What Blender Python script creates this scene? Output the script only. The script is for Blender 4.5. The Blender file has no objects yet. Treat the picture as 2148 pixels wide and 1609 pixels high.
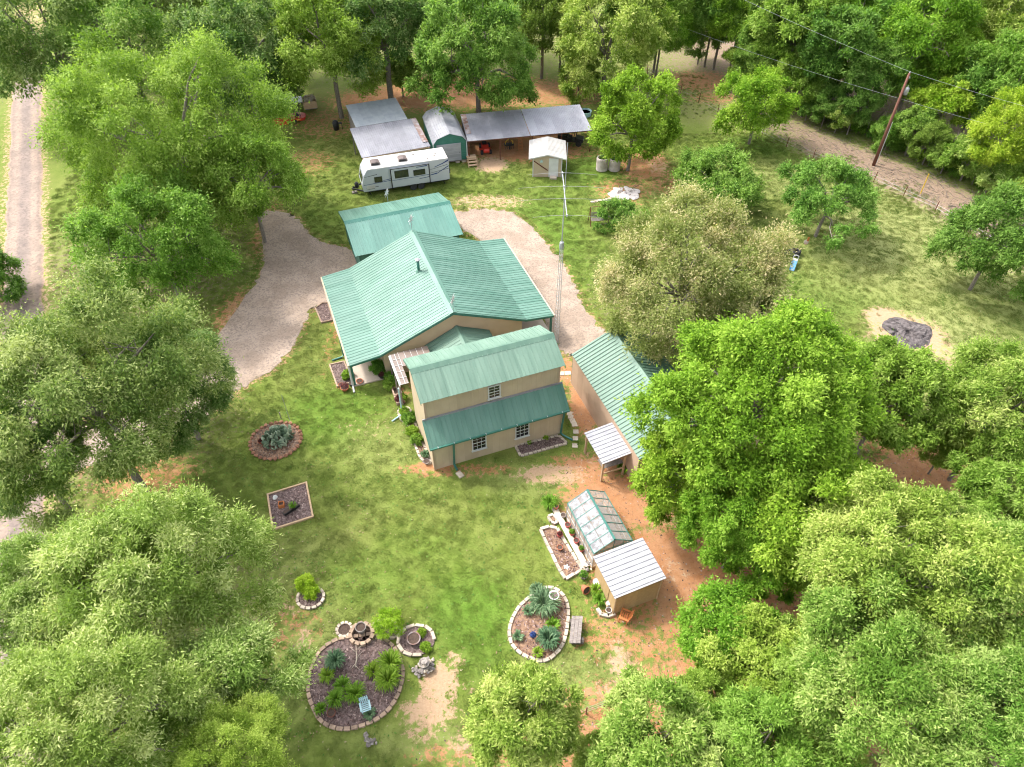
import bpy, bmesh, math, random
import numpy as np
from mathutils import Vector, Matrix

# ---------------------------------------------------------------- camera, sky, sun, exposure
SC = bpy.context.scene
COL = SC.collection
PITCH = 0.7877            # radians below the horizon
FPX = 1481.0              # focal length in photo pixels (2148 wide)
CAMH = 36.0
cam_d = bpy.data.cameras.new("camera")
cam_d.sensor_width = 36.0
cam_d.lens = 36.0 * FPX / 2148.0
cam_d.clip_end = 6000.0
cam = bpy.data.objects.new("camera", cam_d)
COL.objects.link(cam)
cam.location = (0, 0, CAMH)
cam.rotation_euler = (math.pi / 2 - PITCH, 0, 0)
SC.camera = cam

SUN_EL = math.radians(50.0)
SUN_AZ = math.atan2(-0.867, 0.5)      # clockwise from +Y; the sun stands to the far left
to_sun = Vector((math.sin(SUN_AZ) * math.cos(SUN_EL), math.cos(SUN_AZ) * math.cos(SUN_EL), math.sin(SUN_EL)))
world = bpy.data.worlds.new("World")
SC.world = world
world.use_nodes = True
wn = world.node_tree
sky = wn.nodes.new("ShaderNodeTexSky")
sky.sky_type = 'NISHITA'
sky.sun_disc = False
sky.sun_elevation = SUN_EL
sky.sun_rotation = SUN_AZ
sky.air_density = 1.0
sky.dust_density = 4.0
sky.ozone_density = 1.0
bg = wn.nodes["Background"]
haz = wn.nodes.new("ShaderNodeHueSaturation")      # thin bright cloud: a much whiter sky
haz.inputs["Saturation"].default_value = 0.3
wn.links.new(sky.outputs["Color"], haz.inputs["Color"])
wn.links.new(haz.outputs["Color"], bg.inputs["Color"])
bg.inputs["Strength"].default_value = 0.15
sun_d = bpy.data.lights.new("sun", 'SUN')
sun_d.energy = 1.0
sun_d.angle = math.radians(5.0)
sun_d.color = (1.0, 0.95, 0.87)
sun = bpy.data.objects.new("sun", sun_d)
COL.objects.link(sun)
sun.rotation_euler = to_sun.to_track_quat('Z', 'Y').to_euler()
sun.location = (-30, 20, 60)

SC.view_settings.view_transform = 'Standard'
SC.view_settings.look = 'None'
SC.view_settings.exposure = 1.95
SC.view_settings.gamma = 1.0
SC.view_settings.use_curve_mapping = False
SC.render.engine = 'CYCLES'
SC.cycles.max_bounces = 6
SC.cycles.diffuse_bounces = 4
SC.cycles.glossy_bounces = 2
SC.cycles.transmission_bounces = 2
SC.cycles.transparent_max_bounces = 6
SC.cycles.use_denoising = True
SC.cycles.use_adaptive_sampling = True
SC.cycles.adaptive_threshold = 0.025
SC.cycles.filter_width = 1.1

# ---------------------------------------------------------------- placing
YAW = 0.361
def G(px, py, z=0.0):
    """ground (or height z) point of the survey of the photograph, in metres"""
    cx, cy = (px - 1074.0) / FPX, (py - 804.5) / FPX
    s, c = math.sin(PITCH), math.cos(PITCH)
    d = (cx, -s * cy + c, -c * cy - s)
    t = (z - CAMH) / d[2]
    return Vector((t * d[0], t * d[1], z))
def depth_at(p):
    return p.y * math.cos(PITCH) - (p.z - CAMH) * math.sin(PITCH)
def W(u, v, z=0.0, yaw=YAW):
    c, s = math.cos(yaw), math.sin(yaw)
    return Vector((c * u - s * v, s * u + c * v, z))

def tag(o, label=None, cat=None, group=None, kind=None):
    if label: o["label"] = label
    if cat: o["category"] = cat
    if group: o["group"] = group
    if kind: o["kind"] = kind
    return o
def empty(name, loc=(0, 0, 0), rz=0.0, label=None, cat=None, group=None):
    o = bpy.data.objects.new(name, None)
    o.empty_display_size = 0.2
    COL.objects.link(o)
    o.location = loc
    o.rotation_euler = (0, 0, rz)
    return tag(o, label, cat, group)
def link(name, me, parent=None, loc=None):
    o = bpy.data.objects.new(name, me)
    COL.objects.link(o)
    if parent is not None: o.parent = parent
    if loc is not None: o.location = loc
    return o
def copy_tree(o, parent=None):
    c = o.copy()
    COL.objects.link(c)
    c.parent = parent
    for ch in list(o.children):
        copy_tree(ch, c)
    return c

# ---------------------------------------------------------------- mesh collector
class MB:
    def __init__(s):
        s.v = []; s.f = []
    def add(s, vs, fs):
        n = len(s.v)
        s.v += [tuple(p) for p in vs]
        s.f += [tuple(i + n for i in f) for f in fs]
        return s
    def box(s, c, d, rz=0.0, m=None):
        x, y, z = d[0] / 2, d[1] / 2, d[2] / 2
        pts = [Vector((sx * x, sy * y, sz * z)) for sz in (-1, 1) for sx, sy in ((-1, -1), (1, -1), (1, 1), (-1, 1))]
        if m is not None: pts = [m @ p for p in pts]
        elif rz: pts = [Matrix.Rotation(rz, 3, 'Z') @ p for p in pts]
        pts = [p + Vector(c) for p in pts]
        return s.add(pts, [(3, 2, 1, 0), (4, 5, 6, 7), (0, 1, 5, 4), (1, 2, 6, 5), (2, 3, 7, 6), (3, 0, 4, 7)])
    def beam(s, a, b, w, h):
        a, b = Vector(a), Vector(b)
        y = (b - a); L = y.length; y.normalize()
        x = y.cross(Vector((0, 0, 1)))
        if x.length < 1e-4: x = Vector((1, 0, 0))
        x.normalize(); z = x.cross(y)
        m = Matrix((x, y, z)).transposed()
        return s.box((a + b) / 2, (w, L, h), m=m)
    def tube(s, pts, rad, n=8, cap=True):
        pts = [Vector(p) for p in pts]
        if not hasattr(rad, '__len__'): rad = [rad] * len(pts)
        vs = []; fs = []
        ref = None
        for i, p in enumerate(pts):
            t = (pts[min(i + 1, len(pts) - 1)] - pts[max(i - 1, 0)])
            if t.length < 1e-6: t = Vector((0, 0, 1))
            t.normalize()
            if ref is None:
                ref = Vector((1, 0, 0)) if abs(t.x) < .8 else Vector((0, 1, 0))
            x = (ref - t * ref.dot(t)).normalized(); ref = x
            y = t.cross(x)
            for k in range(n):
                a = 2 * math.pi * k / n
                vs.append(p + (x * math.cos(a) + y * math.sin(a)) * rad[i])
        for i in range(len(pts) - 1):
            for k in range(n):
                k2 = (k + 1) % n
                fs.append((i * n + k, i * n + k2, (i + 1) * n + k2, (i + 1) * n + k))
        if cap:
            fs.append(tuple(range(n))[::-1])
            fs.append(tuple((len(pts) - 1) * n + k for k in range(n)))
        return s.add(vs, fs)
    def lathe(s, prof, n=14, c=(0, 0, 0), cap=True, sx=1.0, sy=1.0):
        vs = []; fs = []
        for r, z in prof:
            for k in range(n):
                a = 2 * math.pi * k / n
                vs.append((c[0] + r * sx * math.cos(a), c[1] + r * sy * math.sin(a), c[2] + z))
        for i in range(len(prof) - 1):
            for k in range(n):
                k2 = (k + 1) % n
                fs.append((i * n + k, i * n + k2, (i + 1) * n + k2, (i + 1) * n + k))
        if cap:
            fs.append(tuple(range(n))[::-1])
            fs.append(tuple((len(prof) - 1) * n + k for k in range(n)))
        return s.add(vs, fs)
    def prism(s, poly, a, b):
        """polygon of 3-D points swept from offset a to offset b"""
        a, b = Vector(a), Vector(b); n = len(poly)
        vs = [Vector(p) + a for p in poly] + [Vector(p) + b for p in poly]
        fs = [tuple(range(n))[::-1], tuple(range(n, 2 * n))]
        fs += [(i, (i + 1) % n, (i + 1) % n + n, i + n) for i in range(n)]
        return s.add(vs, fs)
    def rock(s, c, r, rng, n=2, sq=(1, 1, .7)):
        bm = bmesh.new()
        bmesh.ops.create_icosphere(bm, subdivisions=n, radius=1.0)
        ph = [rng.uniform(0, 6.28) for _ in range(6)]
        base = len(s.v)
        for vv in bm.verts:
            p = vv.co
            k = 1 + .16 * math.sin(3.1 * p.x + ph[0]) + .14 * math.sin(3.7 * p.y + ph[1]) + .12 * math.sin(4.3 * p.z + ph[2]) + rng.uniform(-.05, .05)
            s.v.append((c[0] + p.x * k * r * sq[0], c[1] + p.y * k * r * sq[1], c[2] + p.z * k * r * sq[2]))
        for f in bm.faces:
            s.f.append(tuple(v.index + base for v in f.verts))
        bm.free()
        return s
    def mesh(s, name, mat, smooth=False):
        me = bpy.data.meshes.new(name)
        me.from_pydata(s.v, [], s.f)
        bm = bmesh.new(); bm.from_mesh(me)
        bmesh.ops.recalc_face_normals(bm, faces=bm.faces)
        bm.to_mesh(me); bm.free()
        me.materials.append(mat)
        if smooth: me.shade_smooth()
        return me
    def build(s, name, mat, parent=None, smooth=False, loc=None):
        return link(name, s.mesh(name, mat, smooth), parent, loc)

# ---------------------------------------------------------------- materials
def nd(nt, typ, **kw):
    n = nt.nodes.new(typ)
    for k, v in kw.items(): setattr(n, k, v)
    return n
def mat(name, c1, c2=None, scale=3.0, rough=.7, bump=0.0, bscale=30.0, metal=0.0, spec=.4, detail=5.0, space='Object', stretch=None, mix=(.35, .65), vary=.07):
    m = bpy.data.materials.new(name); m.use_nodes = True
    nt = m.node_tree; b = nt.nodes["Principled BSDF"]
    b.inputs["Roughness"].default_value = rough
    b.inputs["Metallic"].default_value = metal
    b.inputs["Specular IOR Level"].default_value = spec
    c2 = c2 or tuple(x * .72 for x in c1)
    tc = nd(nt, "ShaderNodeTexCoord"); geo = nd(nt, "ShaderNodeNewGeometry")
    src = tc.outputs["Object"] if space == 'Object' else geo.outputs["Position"]
    if stretch:
        mp = nd(nt, "ShaderNodeMapping"); mp.inputs["Scale"].default_value = stretch
        nt.links.new(src, mp.inputs["Vector"]); src = mp.outputs["Vector"]
    oi = nd(nt, "ShaderNodeObjectInfo")
    nz = nd(nt, "ShaderNodeTexNoise"); nz.inputs["Scale"].default_value = scale; nz.inputs["Detail"].default_value = detail
    nz.noise_dimensions = '4D'
    mul = nd(nt, "ShaderNodeMath", operation='MULTIPLY'); mul.inputs[1].default_value = 7.0
    nt.links.new(oi.outputs["Random"], mul.inputs[0]); nt.links.new(mul.outputs[0], nz.inputs["W"])
    nt.links.new(src, nz.inputs["Vector"])
    mr = nd(nt, "ShaderNodeMapRange"); mr.inputs["From Min"].default_value = mix[0]; mr.inputs["From Max"].default_value = mix[1]
    nt.links.new(nz.outputs["Fac"], mr.inputs["Value"])
    mx = nd(nt, "ShaderNodeMix", data_type='RGBA')
    mx.inputs["A"].default_value = (*c1, 1); mx.inputs["B"].default_value = (*c2, 1)
    nt.links.new(mr.outputs["Result"], mx.inputs["Factor"])
    hs = nd(nt, "ShaderNodeHueSaturation")
    vr = nd(nt, "ShaderNodeMapRange"); vr.inputs["To Min"].default_value = 1 - vary; vr.inputs["To Max"].default_value = 1 + vary
    nt.links.new(oi.outputs["Random"], vr.inputs["Value"]); nt.links.new(vr.outputs["Result"], hs.inputs["Value"])
    nt.links.new(mx.outputs["Result"], hs.inputs["Color"])
    nt.links.new(hs.outputs["Color"], b.inputs["Base Color"])
    if bump:
        n2 = nd(nt, "ShaderNodeTexNoise"); n2.inputs["Scale"].default_value = bscale; n2.inputs["Detail"].default_value = 3
        nt.links.new(src, n2.inputs["Vector"])
        bp = nd(nt, "ShaderNodeBump"); bp.inputs["Strength"].default_value = bump; bp.inputs["Distance"].default_value = .03
        nt.links.new(n2.outputs["Fac"], bp.inputs["Height"]); nt.links.new(bp.outputs["Normal"], b.inputs["Normal"])
    return m
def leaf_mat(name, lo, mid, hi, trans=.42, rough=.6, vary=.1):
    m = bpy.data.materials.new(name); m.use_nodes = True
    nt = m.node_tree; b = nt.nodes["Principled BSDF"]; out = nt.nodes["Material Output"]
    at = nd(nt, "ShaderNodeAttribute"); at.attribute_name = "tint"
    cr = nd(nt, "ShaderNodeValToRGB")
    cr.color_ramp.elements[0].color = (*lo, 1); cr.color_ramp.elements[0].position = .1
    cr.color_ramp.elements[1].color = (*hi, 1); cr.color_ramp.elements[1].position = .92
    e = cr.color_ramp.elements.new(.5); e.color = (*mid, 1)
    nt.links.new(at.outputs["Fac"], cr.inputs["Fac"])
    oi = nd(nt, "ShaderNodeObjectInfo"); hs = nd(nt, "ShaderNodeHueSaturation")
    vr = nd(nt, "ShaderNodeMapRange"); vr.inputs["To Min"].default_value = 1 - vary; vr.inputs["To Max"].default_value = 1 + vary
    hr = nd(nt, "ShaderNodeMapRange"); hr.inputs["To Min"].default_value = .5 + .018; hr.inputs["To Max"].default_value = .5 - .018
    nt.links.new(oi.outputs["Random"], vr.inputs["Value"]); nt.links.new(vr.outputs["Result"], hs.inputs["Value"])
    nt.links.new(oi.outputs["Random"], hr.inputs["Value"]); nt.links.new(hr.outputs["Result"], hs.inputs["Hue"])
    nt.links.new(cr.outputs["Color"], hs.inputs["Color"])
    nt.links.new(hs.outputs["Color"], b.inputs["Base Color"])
    b.inputs["Roughness"].default_value = rough; b.inputs["Specular IOR Level"].default_value = .15
    tr = nd(nt, "ShaderNodeBsdfTranslucent")
    g = nd(nt, "ShaderNodeMix", data_type='RGBA', blend_type='MULTIPLY'); g.inputs["Factor"].default_value = 1
    g.inputs["B"].default_value = (1.05, 1.15, .55, 1)
    nt.links.new(hs.outputs["Color"], g.inputs["A"]); nt.links.new(g.outputs["Result"], tr.inputs["Color"])
    mx = nd(nt, "ShaderNodeMixShader"); mx.inputs["Fac"].default_value = trans
    nt.links.new(b.outputs["BSDF"], mx.inputs[1]); nt.links.new(tr.outputs["BSDF"], mx.inputs[2])
    nt.links.new(mx.outputs["Shader"], out.inputs["Surface"])
    return m

M = {}
M['green'] = mat('green_metal', (.070, .162, .122), (.112, .212, .168), .8, rough=.45, spec=.35, detail=7, stretch=(2.2, .45, 1), vary=.05)
M['green2'] = mat('green_metal_old', (.082, .155, .115), (.120, .202, .152), .8, rough=.5, spec=.3, detail=7, stretch=(2.2, .45, 1), vary=.05)
M['green3'] = mat('green_metal_faded', (.100, .172, .130), (.140, .218, .168), .8, rough=.5, spec=.3, detail=7, stretch=(2.2, .45, 1), vary=.05)
M['greentrim'] = mat('green_trim', (.03, .13, .10), (.045, .16, .125), 2, rough=.45)
M['tan'] = mat('tan_siding', (.46, .365, .258), (.40, .315, .22), .8, rough=.6, spec=.3)
M['tan2'] = mat('tan_barn_siding', (.42, .30, .215), (.37, .26, .185), .8, rough=.6, spec=.3)
M['ply'] = mat('yellow_plywood', (.42, .285, .14), (.36, .24, .115), 1.5, rough=.75, stretch=(4, 4, .6))
M['white'] = mat('white_paint', (.52, .52, .51), (.45, .45, .44), 2, rough=.5)
M['whitemetal'] = mat('white_metal', (.34, .34, .365), (.25, .25, .275), 1.2, rough=.42, spec=.5)
M['galv'] = mat('galvanised_metal', (.29, .29, .325), (.21, .21, .24), .6, rough=.5, metal=.15, spec=.5)
M['galv2'] = mat('dull_sheet_metal', (.27, .30, .335), (.35, .38, .41), 1.2, rough=.45, metal=.2, spec=.5)
M['rust'] = mat('rusty_metal', (.17, .075, .045), (.30, .28, .29), 2.2, rough=.8, bump=.2)
M['rustpost'] = mat('rusty_post', (.11, .035, .022), (.16, .06, .035), 6, rough=.8)
M['glass'] = mat('dark_glass', (.012, .015, .018), (.02, .024, .027), 1, rough=.06, spec=.8)
M['concrete'] = mat('concrete', (.47, .39, .32), (.40, .33, .27), 1.2, rough=.85, bump=.15, bscale=14)
M['paver'] = mat('pale_paver', (.56, .49, .40), (.42, .35, .28), 3, rough=.9, bump=.3)
M['border'] = mat('cream_border_stone', (.50, .43, .345), (.34, .275, .215), 5, vary=.2, rough=.9, bump=.4)
M['brick'] = mat('tan_border_brick', (.36, .26, .185), (.25, .175, .125), 5, vary=.2, rough=.9, bump=.4)
M['timber'] = mat('landscape_timber', (.50, .35, .22), (.38, .26, .16), 2.5, rough=.85, stretch=(1, 8, 8))
M['greywood'] = mat('weathered_wood', (.27, .235, .215), (.15, .125, .115), 5, rough=.9, bump=.4, stretch=(1, 9, 9))
M['redrock'] = mat('red_sandstone', (.34, .17, .10), (.24, .115, .07), 5, rough=.9, bump=.5)
M['greyrock'] = mat('grey_field_stone', (.30, .265, .24), (.13, .112, .10), 6, vary=.3, rough=.9, bump=.5)
M['mulch'] = mat('brown_mulch', (.060, .036, .031), (.20, .145, .135), 9, rough=.95, bump=1.0, bscale=24, space='World', detail=8)
M['mulch2'] = mat('leafy_bed_soil', (.12, .062, .04), (.29, .18, .115), 7, rough=.95, bump=1.0, bscale=20, space='World', detail=8)
M['soil'] = mat('potting_soil', (.05, .032, .025), (.09, .06, .045), 20, rough=.95, bump=.6)
M['terra'] = mat('terracotta', (.42, .14, .07), (.34, .10, .05), 4, rough=.8)
M['redpot'] = mat('red_pot_glaze', (.42, .07, .06), (.34, .06, .05), 4, rough=.5)
M['black'] = mat('black_plastic', (.012, .012, .013), (.025, .025, .027), 4, rough=.5)
M['rubber'] = mat('tyre_rubber', (.015, .015, .016), (.03, .03, .03), 5, rough=.8)
M['steel'] = mat('grey_steel', (.42, .43, .44), (.34, .35, .36), 4, rough=.4, metal=.5)
M['red'] = mat('red_paint', (.55, .045, .025), (.45, .035, .02), 4, rough=.4)
M['orangewood'] = mat('orange_stain', (.50, .17, .05), (.40, .13, .04), 4, rough=.7)
M['yellow'] = mat('yellow_paint', (.60, .40, .03), (.5, .33, .03), 4, rough=.5)
M['blue'] = mat('blue_plastic', (.07, .20, .36), (.10, .25, .40), 3, rough=.4)
M['navy'] = mat('navy_decal', (.01, .03, .12), (.015, .04, .15), 3, rough=.4)
M['ltblue'] = mat('pale_blue_paint', (.36, .52, .55), (.30, .46, .49), 4, rough=.6)
M['bark'] = mat('grey_bark', (.13, .11, .095), (.065, .052, .044), 7, rough=.95, bump=.6, bscale=18, stretch=(3, 3, .8))
M['palebark'] = mat('pale_bark', (.25, .215, .18), (.13, .11, .09), 7, rough=.95, bump=.5, stretch=(3, 3, .8))
M['pole'] = mat('creosote_pole', (.16, .065, .042), (.11, .05, .035), 5, rough=.85, stretch=(6, 6, .6))
M['rvbody'] = mat('rv_fibreglass', (.41, .43, .46), (.37, .39, .42), 1, rough=.25, spec=.6)
M['rvroof'] = mat('rv_roof_membrane', (.46, .445, .42), (.39, .375, .35), 1.2, rough=.6)
M['ash'] = mat('burn_ash', (.04, .033, .033), (.14, .12, .118), 3.5, rough=.95, bump=1.0, bscale=6, space='World', detail=8)
# ---------------------------------------------------------------- ground
def ell(px, py, rx, ry):
    c = G(px, py); a = (G(px + rx, py) - G(px - rx, py)).length / 2; b = (G(px, py + ry) - G(px, py - ry)).length / 2
    return c.x, c.y, a, b
DIRT = [(1440, 1190, 190, 80, 1.1), (1300, 1050, 120, 60, .95), (1235, 985, 90, 35, .8), (1340, 1330, 150, 75, .62), (1560, 1180, 120, 80, 1.1),
        (1225, 850, 30, 60, 1.0), (1190, 780, 45, 40, .7), (1450, 1290, 120, 60, .8), (1700, 1250, 120, 100, .9), (1960, 1010, 130, 80, .9), (1900, 930, 90, 60, .7),
        (960, 985, 150, 16, .6), (905, 980, 45, 18, .8), (1300, 1470, 160, 55, .62), (1260, 1560, 260, 70, .85), (620, 1310, 60, 60, .5), (1500, 1450, 200, 90, .8),
        (985, 330, 30, 18, .5), (1090, 315, 150, 24, .85), (1060, 285, 150, 30, .9), (1160, 195, 130, 30, .7), (1000, 190, 180, 35, .9), (880, 200, 120, 30, .9), (690, 260, 90, 40, .55), (800, 210, 110, 25, .8),
        (640, 340, 70, 30, .55), (580, 610, 40, 90, .4), (500, 660, 50, 60, .7), (560, 480, 30, 60, .6), (735, 790, 40, 30, .5), (850, 810, 40, 25, .5),
        (1350, 345, 60, 40, .75), (1390, 380, 50, 30, .6), (1310, 400, 70, 30, .6), (1470, 170, 90, 22, .7), (1500, 205, 60, 14, .6), (700, 700, 18, 90, .45),
        (160, 1150, 60, 40, .5), (250, 880, 120, 60, .5), (1760, 1480, 200, 120, .8), (2050, 1250, 150, 200, .7), (300, 1000, 120, 60, .6), (960, 1585, 110, 30, .55)]
SAND = [(920, 1430, 38, 40, .9), (900, 1490, 60, 38, .8), (880, 1540, 40, 25, .6), (1300, 1390, 22, 45, .8), (1290, 1450, 45, 30, .5), (1155, 995, 75, 22, .75), (1030, 345, 34, 16, .9), (1025, 422, 90, 16, .62),
        (615, 1275, 30, 20, .5), (635, 1345, 16, 34, .7), (1400, 1200, 60, 30, .45), (1330, 1420, 40, 40, .4), (780, 895, 80, 34, .33), (890, 870, 20, 40, .3), (1380, 350, 30, 18, .5), (960, 1380, 22, 24, .55),
        (985, 1440, 18, 16, .5), (975, 1560, 40, 25, .6), (1855, 665, 44, 20, .9), (1905, 705, 74, 44, .95), (1960, 760, 60, 40, .6), (1240, 960, 30, 20, .4), (1180, 665, 26, 70, .35)]
LITT = [(300, 560, 240, 120, .6), (560, 570, 70, 100, .35), (250, 900, 230, 140, .6), (330, 1300, 330, 200, .45), (1600, 1000, 260, 200, .8), (1900, 1350, 300, 260, .8), (1440, 620, 220, 140, .5),
        (1750, 100, 420, 130, .9), (2000, 300, 200, 60, .75), (900, 90, 420, 100, .5), (300, 120, 320, 120, .4), (1200, 1560, 300, 70, .6), (1960, 1000, 140, 90, .5), (1500, 300, 60, 30, .2), (700, 230, 160, 50, .3), (560, 960, 40, 90, .1)]
STRAW = [(1950, 520, 260, 110, 1.0), (1800, 640, 160, 70, .3), (2000, 720, 150, 100, 1.0), (1640, 380, 150, 40, .6), (1530, 240, 120, 30, .35), (820, 940, 110, 60, .42), (1010, 900, 60, 10, .1), (870, 1000, 160, 60, .2),
         (640, 1380, 70, 160, .35), (600, 1180, 80, 80, .3), (880, 1560, 160, 40, .45), (1230, 1430, 130, 70, .5), (1100, 1010, 100, 40, .4), (140, 500, 40, 150, .3), (1330, 420, 90, 40, .3), (790, 1060, 40, 40, .25)]
LUSH = [(990, 1290, 90, 90, .75), (1130, 500, 120, 110, .6), (1000, 1340, 60, 90, .6), (700, 870, 110, 60, .6), (680, 470, 60, 60, .35), (1230, 350, 70, 50, .6), (1600, 300, 70, 18, .7), (1720, 620, 110, 50, .55), (760, 1210, 120, 70, .4), (900, 1150, 130, 60, .3), (660, 850, 60, 40, .4)]
STRIP = [G(1385, 140), G(1540, 225), G(1700, 300), G(1860, 360), G(1990, 420), G(2110, 490), G(2250, 590)]   # dry verge below the wood
xs = np.concatenate([[-3000, -900, -300, -140], np.arange(-84, 92, .45), [140, 300, 900, 3000]])
ys = np.concatenate([[-3000, -600, -100, -20], np.arange(2, 136, .45), [170, 300, 900, 3000]])
XX, YY = np.meshgrid(xs, ys)
def soft(lst, X, Y):
    m = np.zeros_like(X)
    for px, py, rx, ry, s in lst:
        cx, cy, a, b = ell(px, py, rx, ry)
        d = np.sqrt(((X - cx) / a) ** 2 + ((Y - cy) / b) ** 2)
        m = np.maximum(m, s * np.clip(1.55 - d * .95, 0, 1))
    return m
def seg_dist(pts, X, Y):
    best = np.full_like(X, 1e9)
    for p, q in zip(pts[:-1], pts[1:]):
        dx, dy = q.x - p.x, q.y - p.y
        t = np.clip(((X - p.x) * dx + (Y - p.y) * dy) / (dx * dx + dy * dy), 0, 1)
        best = np.minimum(best, np.hypot(X - p.x - t * dx, Y - p.y - t * dy))
    return best
def in_poly(poly, X, Y):
    r = np.zeros(X.shape, bool); n = len(poly)
    for i in range(n):
        a, b = poly[i], poly[(i + 1) % n]
        if a.y == b.y: continue
        c = ((a.y > Y) != (b.y > Y)) & (X < (b.x - a.x) * (Y - a.y) / (b.y - a.y) + a.x)
        r ^= c
    return r
def masks(X, Y):
    dirt = soft(DIRT, X, Y); sand = soft(SAND, X, Y); litt = soft(LITT, X, Y); straw = soft(STRAW, X, Y); lush = soft(LUSH, X, Y)
    sd = seg_dist(STRIP, X, Y)
    v = np.clip(1.35 - sd / 4.4, 0, 1) * np.clip((X - 20.0) / 14.0, 0.12, 1)
    sand = np.maximum(sand, .22 * v); litt = np.maximum(litt, 1.0 * v)
    return dirt, sand, litt, straw, lush
dirt, sand, litt, straw, lush = masks(XX, YY)
# soil worn bare along the gravel edges
L_DRIVE = [(553, 446), (548, 501), (553, 543), (543, 580), (509, 630), (459, 696), (440, 735), (380, 790), (300, 850), (200, 880), (110, 900), (100, 985), (200, 975), (330, 930), (420, 880), (477, 838), (520, 805), (571, 772), (613, 730), (638, 680), (655, 645), (690, 632), (720, 600), (752, 560), (745, 530), (700, 514), (650, 492), (625, 462), (600, 446)]
R_DRIVE = [(945, 452), (985, 442), (1024, 439), (1067, 445), (1099, 461), (1131, 493), (1160, 528), (1183, 560), (1203, 590), (1219, 630), (1250, 680), (1275, 700), (1250, 722), (1222, 735), (1204, 745), (1190, 742), (1176, 735), (1150, 690), (1080, 560), (1000, 500)]
def wob(poly, sub=6, amp=.22, seed=1):
    r = random.Random(seed); P = [G(*p) for p in poly]; out = []; n = len(P)
    for i in range(n):
        p0, p1, p2, p3 = P[i - 1], P[i], P[(i + 1) % n], P[(i + 2) % n]
        for k in range(sub):
            t = k / sub
            q = .5 * ((2 * p1) + (p2 - p0) * t + (2 * p0 - 5 * p1 + 4 * p2 - p3) * t * t + (3 * p1 - p0 - 3 * p2 + p3) * t ** 3)
            out.append(Vector((q.x + r.uniform(-amp, amp), q.y + r.uniform(-amp, amp), 0)))
    return out
LD, RD = wob(L_DRIVE, seed=3), wob(R_DRIVE, seed=4)
for D in (LD, RD):
    dd = seg_dist(D + [D[0]], XX, YY)
    dirt = np.maximum(dirt, .52 * np.clip(1.25 - dd / .85, 0, 1))
    sand = np.maximum(sand, .52 * np.clip(1.2 - dd / .6, 0, 1))
ROADC = [G(30, 150) + Vector((-6, 30, 0)), G(55, 230), G(52, 420), G(48, 600), G(40, 830), G(35, 1170), G(20, 1500), G(10, 1640)]
ROADC[0] = Vector((ROADC[1].x - .46 * 40, ROADC[1].y + 40, 0))
rdist = seg_dist(ROADC, XX, YY)
sand = np.maximum(sand, .55 * np.clip(1.3 - (rdist - 1.5) / 1.1, 0, 1))
rng0 = np.random.default_rng(5)
ZZ = np.zeros_like(XX)
far = np.clip((np.hypot(XX - 5, YY - 45) - 62) / 60, 0, 1)
ZZ += far * .6 * np.sin(XX * .05) * np.cos(YY * .06)
ny, nx = XX.shape
V = np.stack([XX, YY, ZZ], -1).reshape(-1, 3).astype(np.float32)
ii = np.arange(ny * nx).reshape(ny, nx)
F = np.stack([ii[:-1, :-1], ii[:-1, 1:], ii[1:, 1:], ii[1:, :-1]], -1).reshape(-1, 4)
def np_mesh(name, V, F, mats, attrs=None, smooth=False):
    me = bpy.data.meshes.new(name)
    nv, nf, k = len(V), len(F), F.shape[1]
    me.vertices.add(nv); me.vertices.foreach_set("co", np.ascontiguousarray(V, np.float32).ravel())
    me.loops.add(nf * k); me.loops.foreach_set("vertex_index", np.ascontiguousarray(F, np.int32).ravel())
    me.polygons.add(nf); me.polygons.foreach_set("loop_start", np.arange(0, nf * k, k, dtype=np.int32))
    try: me.polygons.foreach_set("loop_total", np.full(nf, k, np.int32))
    except Exception: pass
    for nm, (typ, data) in (attrs or {}).items():
        a = me.attributes.new(nm, typ, 'POINT')
        a.data.foreach_set("color" if typ == 'FLOAT_COLOR' else "value", np.ascontiguousarray(data, np.float32).ravel())
    me.update(calc_edges=True); me.validate()
    if smooth: me.shade_smooth()
    for m in mats: me.materials.append(m)
    return me
ga = np.stack([dirt, sand, litt, np.ones_like(dirt)], -1).reshape(-1, 4)
gb = np.stack([straw, lush, np.zeros_like(dirt), np.ones_like(dirt)], -1).reshape(-1, 4)

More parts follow.
